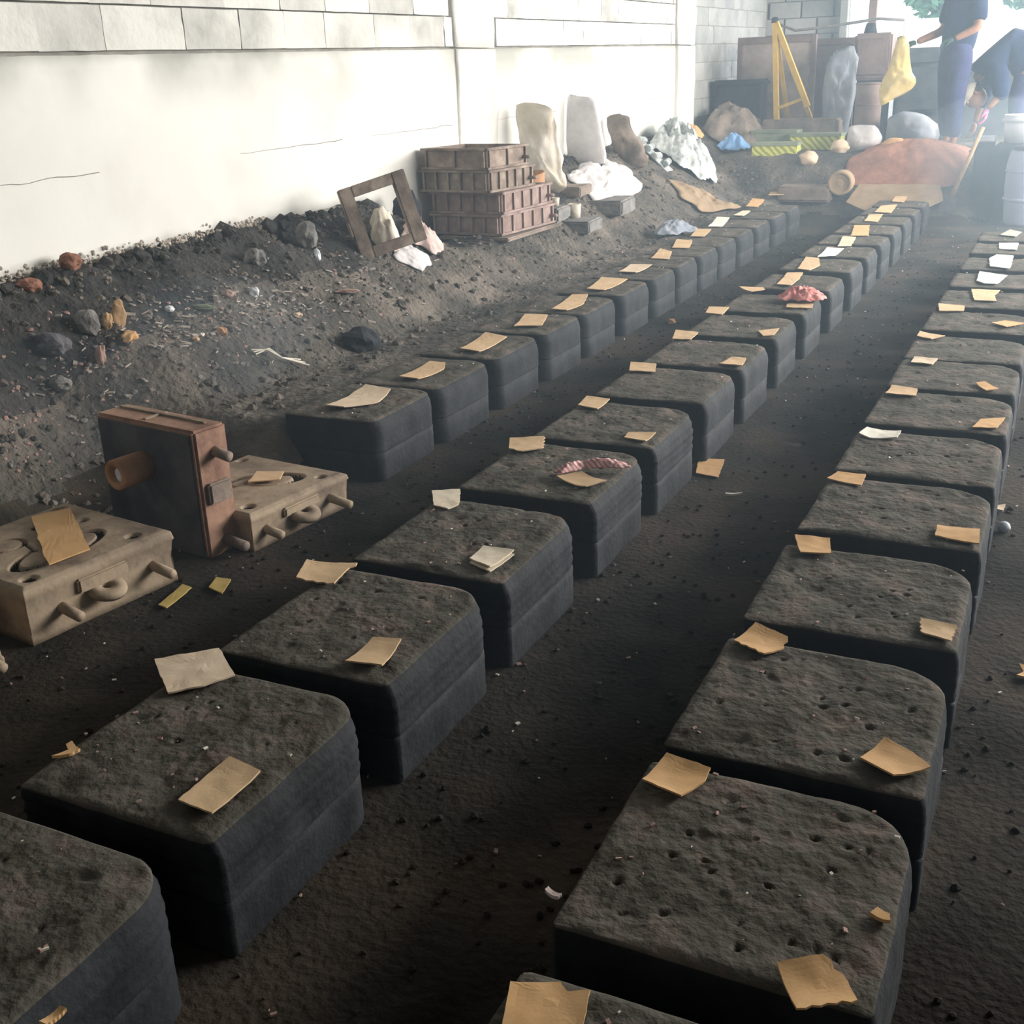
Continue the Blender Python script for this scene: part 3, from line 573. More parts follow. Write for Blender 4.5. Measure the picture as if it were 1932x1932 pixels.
# pieces on the bank that can be told apart
def on(x, y, d=0): return (x, y, TN(x, y)+d)
L_ = [('wood_chip', 'wood', (-3.34, 3.37), (.010, .028, .060), 'upright leaf-shaped tan wood chip on the rubble bank', 'wood chip'),
 ('clay_lump', 'stone', (-3.37, 3.24), (.05, .04, .055), 'olive brown clay lump left of the upright tan chip', 'lump'),
 ('clay_lump', 'wood', (-3.345, 3.31), (.022, .02, .035), 'small tan clay lump beside the upright tan chip', 'lump'),
 ('orange_peel', 'orange', (-3.26, 3.33), (.055, .03, .018), 'orange-tan ragged chip in front of the upright tan chip', 'scrap'),
 ('orange_pebble', 'tube', (-3.15, 3.74), (.028, .022, .018), 'bright orange-pink pebble on the middle of the bank', 'pebble'),
 ('yellow_pebble', 'kraft', (-3.14, 3.57), (.016, .014, .01), 'tiny yellow pebble left of the orange-pink one', 'pebble'),
 ('white_pebble', 'white', (-3.16, 3.63), (.012, .012, .009), 'tiny white pebble between the yellow and orange pebbles', 'pebble'),
 ('pink_shard', 'pinkstone', (-3.26, 3.17), (.018, .018, .045), 'upright pinkish shard low on the bank, behind the upright plate', 'shard'),
 ('pink_slab', 'pinkstone', (-3.13, 4.67), (.075, .06, .012), 'flat pink slab below the leaning iron frame', 'slab'),
 ('whitish_stone', 'paleblue', (-3.27, 4.14), (.022, .02, .026), 'small whitish stone near the top of the bank', 'stone'),
 ('grey_rock', 'stone', (-3.44, 4.39), (.05, .045, .04), 'grey rock against the foot of the wall', 'rock'),
 ('grey_rock', 'stone', (-3.47, 4.86), (.05, .05, .075), 'tall grey rock left of the leaning iron frame', 'rock'),
 ('white_shard', 'paleblue', (-3.35, 4.77), (.018, .015, .035), 'small white shard below the tall grey rock', 'shard'),
 ('yellowish_strip', 'greenwood', (-3.28, 3.78), (.075, .02, .012), 'olive yellow strip across the bank', 'strip'),
 ('white_pebble', 'paleblue', (-3.31, 3.63), (.02, .018, .014), 'white pebble left of the olive yellow strip', 'pebble'),
 ('red_brick_lump', 'brick', (-3.60, 3.42), (.045, .045, .035), 'round red brick lump in the broken wall foot', 'brick'),
 ('red_brick_lump', 'brick', (-3.62, 3.21), (.05, .05, .03), 'darker red brick lump at the wall foot, nearest the camera', 'brick'),
 ('dark_stone', 'dark_iron', (-3.39, 3.07), (.06, .06, .045), 'dark bluish stone on the nearest part of the bank', 'stone'),
 ('grey_stone', 'stone', (-3.31, 3.0), (.04, .04, .028), 'small grey stone below the dark bluish one', 'stone'),
 ('pale_lump', 'pale', (-3.09, 4.2), (.02, .02, .013), 'pale lump halfway down the bank', 'lump'),
 ('orange_pebble', 'tube', (-1.96, 6.16), (.024, .02, .018), 'orange-pink pebble in the aisle between left and middle rows', 'pebble'),
 ('slag_lump', 'dark', (-2.86, 4.34), (.09, .08, .06), 'black slag lump at the foot of the bank near the left row', 'slag'),
 ('pale_lump', 'pinkstone', (-3.29, 3.98), (.03, .028, .02), 'pinkish lump high on the bank', 'lump'),
 ('grey_rock', 'stone', (-3.43, 5.35), (.05, .05, .06), 'grey rock inside the leaning iron frame', 'rock')]
for i, (n, mt, (x, y), s, lab, cat) in enumerate(L_):
    tag(lump(n, M[mt], on(x, y, s[2]*.55), s, i*1.3+1, 3, .4, (random.uniform(-.2, .2), random.uniform(-.2, .2), random.uniform(0, 3))), lab, cat)
mb = MB(); x0, y0 = -2.95, 3.78
for k in range(3): mb.tube([on(x0-.06+k*.01, y0-.03, .02), on(x0-.02, y0+.02+k*.01, .035), on(x0+.03, y0+.05, .03), on(x0+.06+.02*k, y0+.14, .02)], .003, 6)
tag(mb.build('bent_wire', M['white']), 'thin bent white wire lying low on the bank', 'wire')

# ------------------------------------------------------------------ casting plates
def seg(u, v, a, b):
    px, py = b[0]-a[0], b[1]-a[1]; t = max(0, min(1, ((u-a[0])*px+(v-a[1])*py)/(px*px+py*py))); return math.hypot(u-a[0]-t*px, v-a[1]-t*py)
def plate_mesh(hx, hy, ht, rings, ovals, channels, n=180):
    V = []; F = []
    def top(u, v):
        z = ht; e = min(hx-abs(u), hy-abs(v))
        for (cx, cy, ra, rb, rot, wd, dp, a0, a1) in rings:
            c_, s_ = math.cos(rot), math.sin(rot); x = (u-cx)*c_+(v-cy)*s_; y = -(u-cx)*s_+(v-cy)*c_
            t = math.atan2(y/rb, x/ra) % (2*math.pi); d = abs(math.hypot(x/ra, y/rb)-1)*min(ra, rb)
            ok = (a0 <= t <= a1) if a0 < a1 else (t >= a0 or t <= a1)
            if d < wd and ok: z = min(z, ht-dp*sm(1.6*(1-d/wd)))
        for (cx, cy, r) in ovals:
            d = math.hypot(u-cx, v-cy)
            if d < r: z = min(z, ht-.017*sm(1.6*(1-d/r)))
        for a, b, wd in channels:
            d = seg(u, v, a, b)
            if d < wd: z = min(z, ht-.014*sm(1.6*(1-d/wd)))
        z += .001*nz(u, v, 0, 20)
        if e < .012: z -= .008*(1-e/.012)
        return z
    for j in range(n+1):
        for i in range(n+1): u = -hx+2*hx*i/n; v = -hy+2*hy*j/n; V.append((u, v, top(u, v)))
    for j in range(n):
        for i in range(n): a = j*(n+1)+i; F.append((a, a+1, a+n+2, a+n+1))
    ring = [i for i in range(n+1)] + [j*(n+1)+n for j in range(1, n+1)] + [n*(n+1)+i for i in range(n-1, -1, -1)] + [j*(n+1) for j in range(n-1, 0, -1)]
    prev = ring; K = len(ring)
    for inset, z in ((-.004, ht*.82), (.0, ht*.78), (.004, ht*.5), (.004, ht*.2), (0, ht*.15), (0, 0)):
        cur = []
        for q in ring:
            x, y, _ = V[q]; k = .0025*nz(x*9, y*9, z*30)
            V.append((x-(inset+k)*(1 if x > 0 else -1)*(abs(x) > hx-.001), y-(inset+k)*(1 if y > 0 else -1)*(abs(y) > hy-.001), z)); cur.append(len(V)-1)
        for q in range(K): F.append((prev[q], cur[q], cur[(q+1) % K], prev[(q+1) % K]))
        prev = cur
    V.append((0, 0, 0)); c = len(V)-1
    for q in range(K): F.append((prev[q], c, prev[(q+1) % K]))
    me = bpy.data.meshes.new('plate_body'); me.from_pydata(V, [], F); bm = bmesh.new(); bm.from_mesh(me); bmesh.ops.recalc_face_normals(bm, faces=bm.faces); bm.to_mesh(me); bm.free(); me.polygons.foreach_set('use_smooth', [True]*len(me.polygons))
    me.materials.append(M['tan_iron']); me.materials.append(M['ground'])          # black sand caught in the grooves
    for p in me.polygons:
        c = p.center
        if c.z < ht-.0095 and p.normal.z > .2 and abs(c.x) < hx-.03 and abs(c.y) < hy-.03: p.material_index = 1
    return me
def plate_things(root, hx, hy, ht, pins, mt, boss=True):
    for (py, ln, z) in pins:
        o = MB().tube([(hx-.02, py, z), (hx+ln, py, z-.012)], .0145, 14).build('guide_pin', M['tan_iron'], root, True)
    if boss:
        MB().box((hx-.004, -.085, ht*.55), (hx+.012, .075, ht*.80)).build('side_boss', M['tan_iron'], root, bevel=.005)
        MB().lathe([(.016, -.011), (.05, -.011), (.054, 0), (.05, .011), (.016, .011), (.013, 0), (.016, -.011)], 28, Matrix.Translation((hx+.012, -.005, ht*.47)) @ Matrix.Rotation(.25, 4, 'Y')).build('lifting_eye', M['tan_iron'], root, True)
PI = math.pi
r1 = empty('casting_plate', (-2.474, 2.093, 0), math.radians(-8.5))
tag(r1, 'front sandy iron casting plate with oval grooves, under the large tan card', 'casting plate', 'iron casting plates on the floor at the left')
link('plate_body', plate_mesh(.238, .238, .16, [(.085, -.02, .062, .145, .15, .008, .022, 3.3, 2.6), (-.07, -.08, .045, .052, 0, .007, .018, 0, 6.28)], [(-.185, .18, .03), (.185, .15, .026), (.19, -.185, .028), (-.11, .05, .02), (-.05, .16, .02), (-.2, -.18, .028)], [((-.04, -.04), (.04, -.06), .008)]), M['tan_iron'], r1)
plate_things(r1, .238, .238, .16, [(.165, .075, .075), (-.135, .07, .07)], M['rust'])
r2 = empty('casting_plate', (-2.319, 2.797, 0), math.radians(-7))
tag(r2, 'rear sandy iron casting plate with one ring groove, behind the upright plate', 'casting plate', 'iron casting plates on the floor at the left')
link('plate_body', plate_mesh(.225, .225, .12, [(.03, .03, .06, .12, -.75, .012, .026, .5, 5.4), (.06, .05, .045, .085, -.75, .006, .008, 0, 6.28)], [(-.19, .16, .024), (.178, .15, .022), (.165, -.17, .026), (-.18, -.17, .024)], []), M['tan_iron'], r2)
plate_things(r2, .225, .225, .12, [(.135, .085, .06), (-.16, .06, .055)], M['tan_iron'])
r3 = empty('casting_plate', (-2.53, 1.52, 0), math.radians(-8.5))
tag(r3, 'casting plate cut off at the left edge, only its rear corner in view', 'casting plate', 'iron casting plates on the floor at the left')
link('plate_body', plate_mesh(.238, .238, .15, [], [(.185, .15, .026)], [], 60), M['tan_iron'], r3)
plate_things(r3, .238, .238, .15, [(.185, .08, .05)], M['rust'])
# upright plate: dark face to the camera, rusty edges, tube on the face
r4 = empty('upright_casting_plate', (-2.212, 2.45, 0), math.radians(-9))
tag(r4, 'casting plate stood on edge with a short terracotta tube on its dark face', 'casting plate')
mb = MB(); mb.box((-.45, .0, 0), (0, .125, .40)); mb.build('plate_body', M['rust'], r4, bevel=.008)
MB().box((-.436, -.006, .004), (-.016, .004, .386)).build('face_panel', M['dark_iron'], r4, bevel=.002)
MB().box((-.43, .075, .398), (-.04, .09, .406)).build('top_rib', M['tan_iron'], r4, bevel=.002)
MB().box((-.25, .02, .397), (-.235, .11, .405)).build('top_rib', M['tan_iron'], r4, bevel=.002)
MB().box((-.002, .02, .17), (.018, .105, .235)).build('side_boss', M['flask'], r4, bevel=.006)
for z, ln in ((.325, .06), (.045, .085)): MB().tube([(-.01, .07, z), (ln, .07, z-.01)], .016, 14).build('guide_pin', M['flask'], r4, True)
prof = [(.030, 0), (.046, 0), (.047, .11), (.045, .114), (.028, .112), (.027, .02), (.0, .02)]
tb = MB().lathe(prof, 26, Matrix.Translation((-.235, -.004, .265)) @ Matrix.Rotation(math.radians(90), 4, 'X')).build('pouring_tube', M['tube'], r4, True)
lump('residue', M['paleblue'], (-.235, -.10, .262), (.020, .008, .024), 3, 2, .2, parent=tb)

# ------------------------------------------------------------------ leaning iron frame
def frame(root, w_, h_, t, dp, mt):
    MB().box((0, 0, 0), (t, dp, h_)).build('side_bar', mt, root, bevel=.004); MB().box((w_-t, 0, 0), (w_, dp, h_)).build('side_bar', mt, root, bevel=.004)
    MB().box((t, 0, h_-t*.8), (w_-t, dp, h_)).build('cross_bar', mt, root, bevel=.004); MB().box((t, 0, 0), (w_-t, dp, t*.8)).build('cross_bar', mt, root, bevel=.004)
    MB().box((-.012, -.006, h_*.35), (.0, dp*.8, h_*.55)).build('side_lug', mt, root, bevel=.003)
fr = empty('iron_frame', (-3.30, 5.10, TN(-3.3, 5.1)-.03)); fr.rotation_euler = (math.radians(-8), math.radians(-15), math.radians(40))
tag(fr, 'rusty open iron frame leaning against the wall', 'frame'); frame(fr, .36, .375, .07, .10, M['flask'])

# ------------------------------------------------------------------ stacked flasks
def flask(x0, x1, y0, y1, z, h_, t, ribs, mt, label, rz=0, grp='rusty flasks stacked against the wall'):
    r_ = empty('moulding_flask', ((x0+x1)/2, (y0+y1)/2, z), rz); tag(r_, label, 'flask', grp)
    a, b = (x1-x0)/2, (y1-y0)/2
    for (p, q) in (((-a, -b), (a, -b+t)), ((-a, b-t), (a, b)), ((-a, -b+t), (-a+t, b-t)), ((a-t, -b+t), (a, b-t))):
        MB().box((p[0], p[1], 0), (q[0], q[1], h_)).build('side_wall', mt, r_, bevel=.003)
    for zz in (0, h_-.014):
        MB().box((-a-.016, -b-.016, zz), (a+.016, -b+.002, zz+.014)).build('flange', mt, r_, bevel=.002); MB().box((a-.002, -b-.016, zz), (a+.016, b+.016, zz+.014)).build('flange', mt, r_, bevel=.002)
    for k in range(ribs):
        x = -a+.02+(2*a-.04)*k/(ribs-1); MB().box((x-.007, -b-.013, .014), (x+.007, -b+.001, h_-.014)).build('rib', mt, r_)
        y = -b+.02+(2*b-.04)*k/(ribs-1); MB().box((a-.001, y-.007, .014), (a+.013, y+.007, h_-.014)).build('rib', mt, r_)
    MB().tube([(a, b-.04, h_*.4), (a+.05, b-.04, h_*.4)], .011, 10).build('guide_pin', mt, r_, True)
    return r_
B0 = .425
flask(-3.60, -3.11, 6.42, 7.12, B0, .125, .03, 6, M['flaskred'], 'reddish moulding flask at the bottom of the stack by the wall', math.radians(-4))
flask(-3.61, -3.115, 6.43, 7.10, B0+.127, .13, .03, 6, M['flaskred'], 'second flask from the bottom of the stack by the wall', math.radians(-2))
flask(-3.64, -3.15, 6.38, 6.90, B0+.259, .13, .03, 6, M['flask'], 'third flask from the bottom of the stack, with deep ribs', math.radians(-6))
flask(-3.625, -3.16, 6.39, 6.84, B0+.391, .125, .025, 3, M['flask'], 'topmost open flask of the stack by the wall', math.radians(-7))
tag(MB().box((-3.55, 6.36, B0-.03), (-3.06, 7.2, B0-.006)).build('slab', M['greysack'], None, bevel=.008), 'thin grey slab under the stacked flasks', 'slab')
tag(lump('dark_sack', M['dark'], (-3.52, 5.95, .62), (.09, .07, .11), 5, 3, .3, smooth=True), 'small black bag between the iron frame and the stacked flasks', 'bag')
def drape(name, mtl, cx, cy, sx, sy, h_, seed, rz=0.0, n=34, fold=.5, freq=9, th=.006, ragg=.18, base=None, dome=.5):
    # a crumpled sheet or heap resting on the ground, irregular outline, real thickness
    V = []; F = []; S = Vector((seed*3.7, seed, 0)); c_, s_ = math.cos(rz), math.sin(rz)
    for j in range(n+1):
        for i in range(n+1):
            u = -1+2*i/n; v = -1+2*j/n; m_ = max(abs(u), abs(v)); l_ = math.hypot(u, v)
            k = (m_/l_ if l_ > 0 else 1)*.55+.45; a = math.atan2(v, u); k *= 1+ragg*noise.noise(Vector((math.cos(a)*1.7, math.sin(a)*1.7, seed)))*m_*2
            x = u*k*sx; y = v*k*sy; X = cx+x*c_-y*s_; Y = cy+x*s_+y*c_; p = Vector((x, y, 0))*freq+S
            rd = (1-abs(noise.noise(p))*2)*.6+(1-abs(noise.noise(p*2.3))*2)*.3; e = (1-min(1, m_)**2)
            z = (T(X, Y) if base is None else base)+.018+h_*(dome*e+fold*(.25+.75*e)*max(0, rd)); V.append((X, Y, z))
    N_ = len(V); V += [(x, y, z-th-.0*i) for i, (x, y, z) in enumerate(V)]
    for j in range(n):
        for i in range(n): a = j*(n+1)+i; F.append((a, a+1, a+n+2, a+n+1)); F.append((N_+a, N_+a+n+1, N_+a+n+2, N_+a+1))
    ring = list(range(n+1)) + [j*(n+1)+n for j in range(1, n+1)] + [n*(n+1)+i for i in range(n-1, -1, -1)] + [j*(n+1) for j in range(n-1, 0, -1)]
    for q in range(len(ring)): a, b = ring[q], ring[(q+1) % len(ring)]; F.append((a, N_+a, N_+b, b))
    me = bpy.data.meshes.new(name); me.from_pydata(V, [], F); return link(name, me, M[mtl], None, True)
r0 = drape('rag_strip', 'ragpink', -1.165, 2.985, .085, .020, .022, 31, .35, 26, fold=.9, freq=55, th=.003, base=HT+.002)
r1_ = drape('rag_tail', 'ragpink', 0, 0, .055, .018, .020, 32, 1.0, 22, fold=.9, freq=60, th=.003, base=0); r1_.parent = r0; r1_.location = (-1.232, 2.935, HT+.002)
tag(r0, 'twisted pink rag strip on the fourth whole middle-row mould', 'rag')
tag(drape('crumpled_rag', 'pinkcloth', -1.17, 5.80, .11, .10, .05, 33, .2, 34, fold=.9, freq=30, th=.003, base=HT+.002), 'crumpled pink rag far along the middle row of moulds', 'rag')
# leaning boards, sacks and scrap along the wall
def pl(n, mt, poly, y, th, lab, cat, tilt=0.0, amp=.012, group=None, power=.5): return tag(pillow(n, M[mt], poly, y, th, tilt, amp, power=power), lab, cat, group)
pl('cream_sack', 'cream', [(-3.63,1.15),(-3.53,1.16),(-3.36,1.12),(-3.33,1.0),(-3.32,.82),(-3.30,.64),(-3.26,.59),(-3.34,.54),(-3.46,.56),(-3.57,.6),(-3.60,.78),(-3.62,1.0)], 7.75, .09, 'tall cream sack leaning on the wall right of the stacked flasks', 'sack', 0, .035)
pl('white_board', 'whitesack', [(-3.67,1.17),(-3.58,1.18),(-3.44,1.15),(-3.38,.93),(-3.34,.66),(-3.66,.70)], 8.75, .035, 'upright white padded board leaning on the wall right of the cream sack', 'board', .05, .004)
tag(drape('fallen_sheet', 'whitesack', -3.33, 8.75, .20, .55, .10, 3, .10, fold=.6, freq=8), 'pale pinkish sheet slumped at the foot of the white padded board', 'sheet')
pl('grey_sack', 'greysack', [(-3.65,.99),(-3.55,1.01),(-3.45,.99),(-3.42,.88),(-3.32,.73),(-3.29,.60),(-3.44,.56),(-3.55,.65),(-3.62,.82)], 9.6, .08, 'grey-brown sack leaning on the wall right of the white padded board', 'sack', 0, .04)
# crumpled aluminium with folded ribs
r_ = empty('scrap_metal', (-3.40, 10.15, .46)); tag(r_, 'crumpled white ribbed metal sheet on the scrap pile by the far pillar', 'scrap metal')
mb = MB()
Mx = Matrix.Translation((-.18, 0, .33)) @ Matrix.Rotation(math.radians(42), 4, 'Y')
mb.box((0, -.07, -.012), (.42, .10, .0), Mx); mb.build('sheet', M['alum'], r_, bevel=.003)
for k in range(4): mb = MB(); mb.box((.02+k*.10, -.085, -.002), (.075+k*.10, .08, .045), Mx @ Matrix.Rotation(math.radians((-8, 6, -4, 9)[k]), 4, 'Z')); mb.build('fold', M['alum'], r_, bevel=.01)
tag(drape('crumpled_sheeting', 'alum', -3.33, 10.75, .30, .38, .34, 5, .2, 44, fold=.6, freq=8), 'heap of crumpled pale sheeting behind the ribbed metal', 'sheeting')
tag(drape('orange_rag', 'orange', -3.38, 11.15, .13, .12, .12, 6, .2, 20, fold=.6, base=.72), 'small orange rag behind the crumpled pale sheeting', 'rag')
tag(drape('brown_sack', 'tansheet', -2.88, 9.95, .20, .30, .10, 7, -.5, fold=.5, freq=7), 'flattened tan brown sack in front of the scrap pile', 'sack')
tag(drape('rubbish_heap', 'greysack', -3.32, 12.6, .36, .42, .36, 8, 0, 40, fold=.4, freq=5, dome=.8), 'dark rubbish heap in the corner past the far pillar', 'heap')
tag(drape('pink_cloth', 'palepink', -3.28, 5.68, .10, .13, .09, 9, .3, fold=.7, freq=16), 'crumpled pink cloth right of the leaning iron frame', 'cloth')
tag(drape('white_bag', 'cream', -3.33, 5.38, .09, .10, .15, 10, .5, fold=.5, freq=14, dome=.8), 'cream bag crumpled inside the leaning iron frame', 'bag')
tag(drape('white_paper', 'whitesack', -3.20, 5.42, .09, .13, .04, 11, .4, fold=.6, freq=12), 'white paper sheet lying in front of the leaning iron frame', 'paper')
tag(drape('clear_bag', 'bluegrey', -2.66, 8.4, .10, .20, .09, 12, -.3, fold=.7, freq=12), 'greyish plastic bag beside the far half of the left row', 'bag')
def cup(x, y, z, r, h_, lab, tilt=(0, 0, 0), mt='cream'):
    prof = [(0, 0), (r*.85, 0), (r, h_), (r*.93, h_), (r*.8, .008), (0, .008)]
    o = MB().lathe(prof, 24).build('cup', M[mt], None, True, loc=(x, y, z), rot=tilt); return tag(o, lab, 'cup', 'small pots right of the stacked flasks')
for x, y, z0, s in ((-3.16, 7.22, .40, (.13, .16, .06)), (-3.08, 7.58, .35, (.12, .15, .055)), (-3.30, 7.2, .52, (.14, .16, .05)), (-3.12, 8.25, .40, (.14, .17, .07)), (-3.24, 8.0, .50, (.16, .22, .05))):
    pass
def slab(x, y, z, sx, sy, sz, mt, lab, rz=.1, cat='block', grp='concrete chunks right of the stacked flasks'):
    bm = bmesh.new(); bmesh.ops.create_cube(bm, size=1)
    for v in bm.verts: v.co = Vector((v.co.x*sx, v.co.y*sy, v.co.z*sz))
    bmesh.ops.bevel(bm, geom=bm.edges[:], offset=min(sx, sy, sz)*.12, segments=2, affect='EDGES'); bmesh.ops.subdivide_edges(bm, edges=bm.edges[:], cuts=2, use_grid_fill=True)
    for v in bm.verts: v.co += v.normal*.01*noise.noise(v.co*18+Vector((x*9, y, 0)))
    me = bpy.data.meshes.new('block'); bm.to_mesh(me); bm.free(); return tag(link('concrete_chunk', me, M[mt], None, False, (x, y, z+sz/2), (0, 0, rz)), lab, cat, grp)
slab(-3.20, 7.25, TN(-3.2, 7.25)-.02, .26, .30, .09, 'stone', 'grey concrete chunk carrying the two smaller pots beside the stack')
slab(-3.06, 7.52, TN(-3.06, 7.5)-.02, .22, .34, .085, 'stone', 'pale concrete chunk in front of the pots')
slab(-3.10, 8.25, TN(-3.1, 8.2)-.02, .26, .42, .11, 'stone', 'long concrete chunk below the slumped pinkish sheet')
slab(-3.30, 7.95, TN(-3.3, 7.95)-.02, .22, .30, .07, 'greysack', 'brownish slab between pots and pinkish sheet')
zc = TN(-3.2, 7.25)+.07
cup(-3.25, 7.18, zc+.04, .055, .10, 'large cream pot tilted beside the second lowest flask', (.2, -.25, 0))
cup(-3.15, 7.30, zc, .026, .055, 'tiny cream pot between the two larger ones')
cup(-3.13, 7.58, TN(-3.06, 7.5)+.065, .048, .095, 'upright cream pot standing on the pale concrete chunk')
tag(MB().lathe([(.10, 0), (.115, .07), (.108, .07), (.09, .01), (0, .01), (0, 0), (.10, 0)], 28).build('bowl', M['tube'], None, True, loc=(-3.30, 7.22, zc+.145), rot=(.15, -.1, 0)), 'shallow brown bowl on the pots beside the cream sack', 'bowl')

# ------------------------------------------------------------------ things at the far end
GB = .55
def panel(name, x0, x1, z0, z1, y, th, mt, lab, cat, rim=None, lean=.0):
    r_ = empty(name, ((x0+x1)/2, y, z0)); r_.rotation_euler.x = -lean; tag(r_, lab, cat); a = (x1-x0)/2; h_ = z1-z0
    MB().box((-a+.03, 0, .03), (a-.03, th, h_-.03)).build('sheet', M[mt], r_, bevel=.004)
    for q in (((-a, -.02, 0), (-a+.05, th+.01, h_)), ((a-.05, -.02, 0), (a, th+.01, h_)), ((-a+.05, -.02, h_-.07), (a-.05, th+.01, h_)), ((-a+.05, -.02, 0), (a-.05, th+.01, .05))): MB().box(*q).build('edge_bar', M[rim or mt], r_, bevel=.004)
    return r_
panel('rusty_screen', -3.56, -2.70, .62, 1.66, 13.45, .04, 'panel', 'large pinkish rusty sheet screen behind the yellow trestle', 'screen', 'panel2')
panel('rusty_screen', -2.98, -2.33, .55, 1.62, 13.8, .05, 'panel2', 'brown rusty sheet screen right of the pinkish one', 'screen', 'panel2')
pl('grey_sheet', 'bluegrey', [(-2.49,1.41),(-2.4,1.5),(-2.25,1.51),(-2.2,1.3),(-2.21,.93),(-2.3,.55),(-2.5,.55),(-2.54,1.1)], 13.1, .04, 'bluish-grey wrinkled sheet hanging before the brown sheet screen', 'sheet', 0, .06)
bx = empty('machine_box', (-2.065, 13.35, GB)); tag(bx, 'brown machine box on a dark stand behind the drum', 'machine')
MB().box((-.19, -.15, .63), (.19, .15, 1.09)).build('housing', M['panel2'], bx, bevel=.02); MB().box((-.17, -.12, 0), (.17, .12, .63)).build('stand', M['dark'], bx, bevel=.02); MB().box((-.16, -.17, .68), (.16, -.148, 1.04)).build('front_cover', M['panel2'], bx, bevel=.01)
MB().tube([(-.06, 0, 1.09), (-.06, 0, 1.19)], .07, 18, .045).build('neck', M['dark'], bx, True)
ps = MB().box((-2.19, 13.55, GB), (-2.11, 13.63, 3.0)).build('steel_post', M['panel2'], None, bevel=.006); tag(ps, 'dark steel post rising behind the machine box', 'post')
ps = MB().box((-2.81, 15.3, GB), (-2.72, 15.42, 3.0)).build('steel_post', M['blockfar'], None, bevel=.006); tag(ps, 'grey post at the open end of the block wall', 'post')
pp = MB().tube([(-3.14, 13.2, 1.80), (-2.88, 13.2, 1.70), (-2.55, 13.2, 1.72), (-2.23, 13.25, 1.755), (-2.04, 13.25, 1.775), (-1.78, 13.25, 1.75)], .014, 10).build('bent_pipe', M['stone'], None, True); tag(pp, 'thin bent pipe running over the panels to the machine box', 'pipe')
dr = empty('rusty_drum', (-2.0, 12.75, GB)); tag(dr, 'tall dark brown drum behind the white sack', 'drum')
MB().lathe([(0, 0), (.125, 0), (.13, .02), (.13, .60), (.10, .615), (0, .615)], 28).build('body', M['panel2'], dr, True)
for z in (.2, .4, .6): MB().lathe([(.129, z-.012), (.138, z), (.129, z+.012)], 28).build('rib', M['panel2'], dr, True)
cv = empty('dark_void_box', (-3.42, 13.05, .6)); tag(cv, 'black box standing in for the dark opening right of the far pillar', 'crate')  # dark opening imitated by a solid black box
MB().box((-.24, -.15, 0), (.26, .2, .60)).build('body', M['dark'], cv, bevel=.02); MB().box((-.26, -.17, .56), (.28, .22, .63)).build('void_top', M['dark'], cv, bevel=.02)
mc = empty('dark_block', (-1.53, 13.45, GB)); tag(mc, 'dark grey-blue block added to fill the dark area behind the yellow bag', 'machine')  # plain dark block added to fill the dark area here
MB().box((-.30, -.2, 0), (.38, .2, .74)).build('body', M['darkblue'], mc, bevel=.04); MB().box((-.26, -.17, .74), (.22, .17, .93)).build('block_top', M['darkblue'], mc, bevel=.05); MB().tube([(-.1, -.21, .3), (.2, -.21, .3)], .03, 12).build('pipe', M['dark'], mc, True)
lw = empty('added_partition', (.1, 14.2, .5)); tag(lw, 'low dark partition added to cover the lower part of the white sheeting', 'partition')  # dark boards added so the area below the white sheeting stays dark
for k in range(6): MB().box((-1.30+k*.55, -.02, 0), (-.76+k*.55, .02, .80)).build('board', M['darkblue'], lw, bevel=.006)
MB().box((-1.30, -.035, .76), (2.0, .035, .82)).build('top_rail', M['bluegrey'], lw, bevel=.006)
# yellow trestle
af = empty('yellow_trestle', (-2.83, 12.9, 0)); tag(af, 'yellow metal A-shaped trestle in front of the pinkish panel', 'trestle')
MB().tube([(-.20, 0, 1.78), (-.125, -.05, .80)], .036, 4).build('leg', M['yellowpaint'], af); MB().tube([(-.19, 0, 1.78), (.20, -.05, .94)], .036, 4).build('leg', M['yellowpaint'], af)
MB().tube([(-.13, -.045, .93), (.165, -.045, 1.03)], .022, 4).build('cross_bar', M['yellowpaint'], af)
MB().tube([(-.20, 0, 1.76), (-.10, .55, .62)], .03, 4).build('leg', M['yellowpaint'], af); MB().tube([(-.19, 0, 1.76), (.20, .52, .62)], .03, 4).build('leg', M['yellowpaint'], af)
MB().lathe([(0, 0), (.035, 0), (.035, .05), (0, .06)], 14, Matrix.Translation((-.2, 0, 1.775))).build('top_knob', M['dark'], af)
tb_ = MB().box((-3.1, 12.75, GB-.05), (-2.3, 13.15, .82)).build('work_bench', M['greysack'], None, bevel=.02); tag(tb_, 'low grey-brown bench carrying the yellow trestle', 'bench')
def crate(x0, x1, y0, y1, z0, z1, mt, lab, rz=0):
    r_ = empty('long_crate', ((x0+x1)/2, (y0+y1)/2, z0), rz); tag(r_, lab, 'crate', 'yellow-green crates at the far end'); a, b, h_ = (x1-x0)/2, (y1-y0)/2, z1-z0
    MB().box((-a, -b, 0), (a, b, h_)).build('body', M[mt], r_, bevel=.006); MB().box((-a-.008, -b-.008, h_-.025), (a+.008, b+.008, h_+.006)).build('lid', M['greenwood'], r_, bevel=.003)
crate(-2.92, -2.48, 11.66, 11.9, .50, .645, 'yghatch', 'front yellow-green hatched long crate', .05)
crate(-2.66, -2.16, 12.2, 12.45, .545, .70, 'yghatch', 'rear yellow-green hatched long crate')
crate(-3.08, -2.62, 12.3, 12.55, .545, .73, 'greenwood', 'dull green crate behind the yellow-green ones')
tag(drape('blue_cloth', 'blue', -3.20, 12.05, .15, .14, .17, 13, 0, fold=.6, freq=9), 'light blue crumpled cloth left of the yellow-green crates', 'cloth')
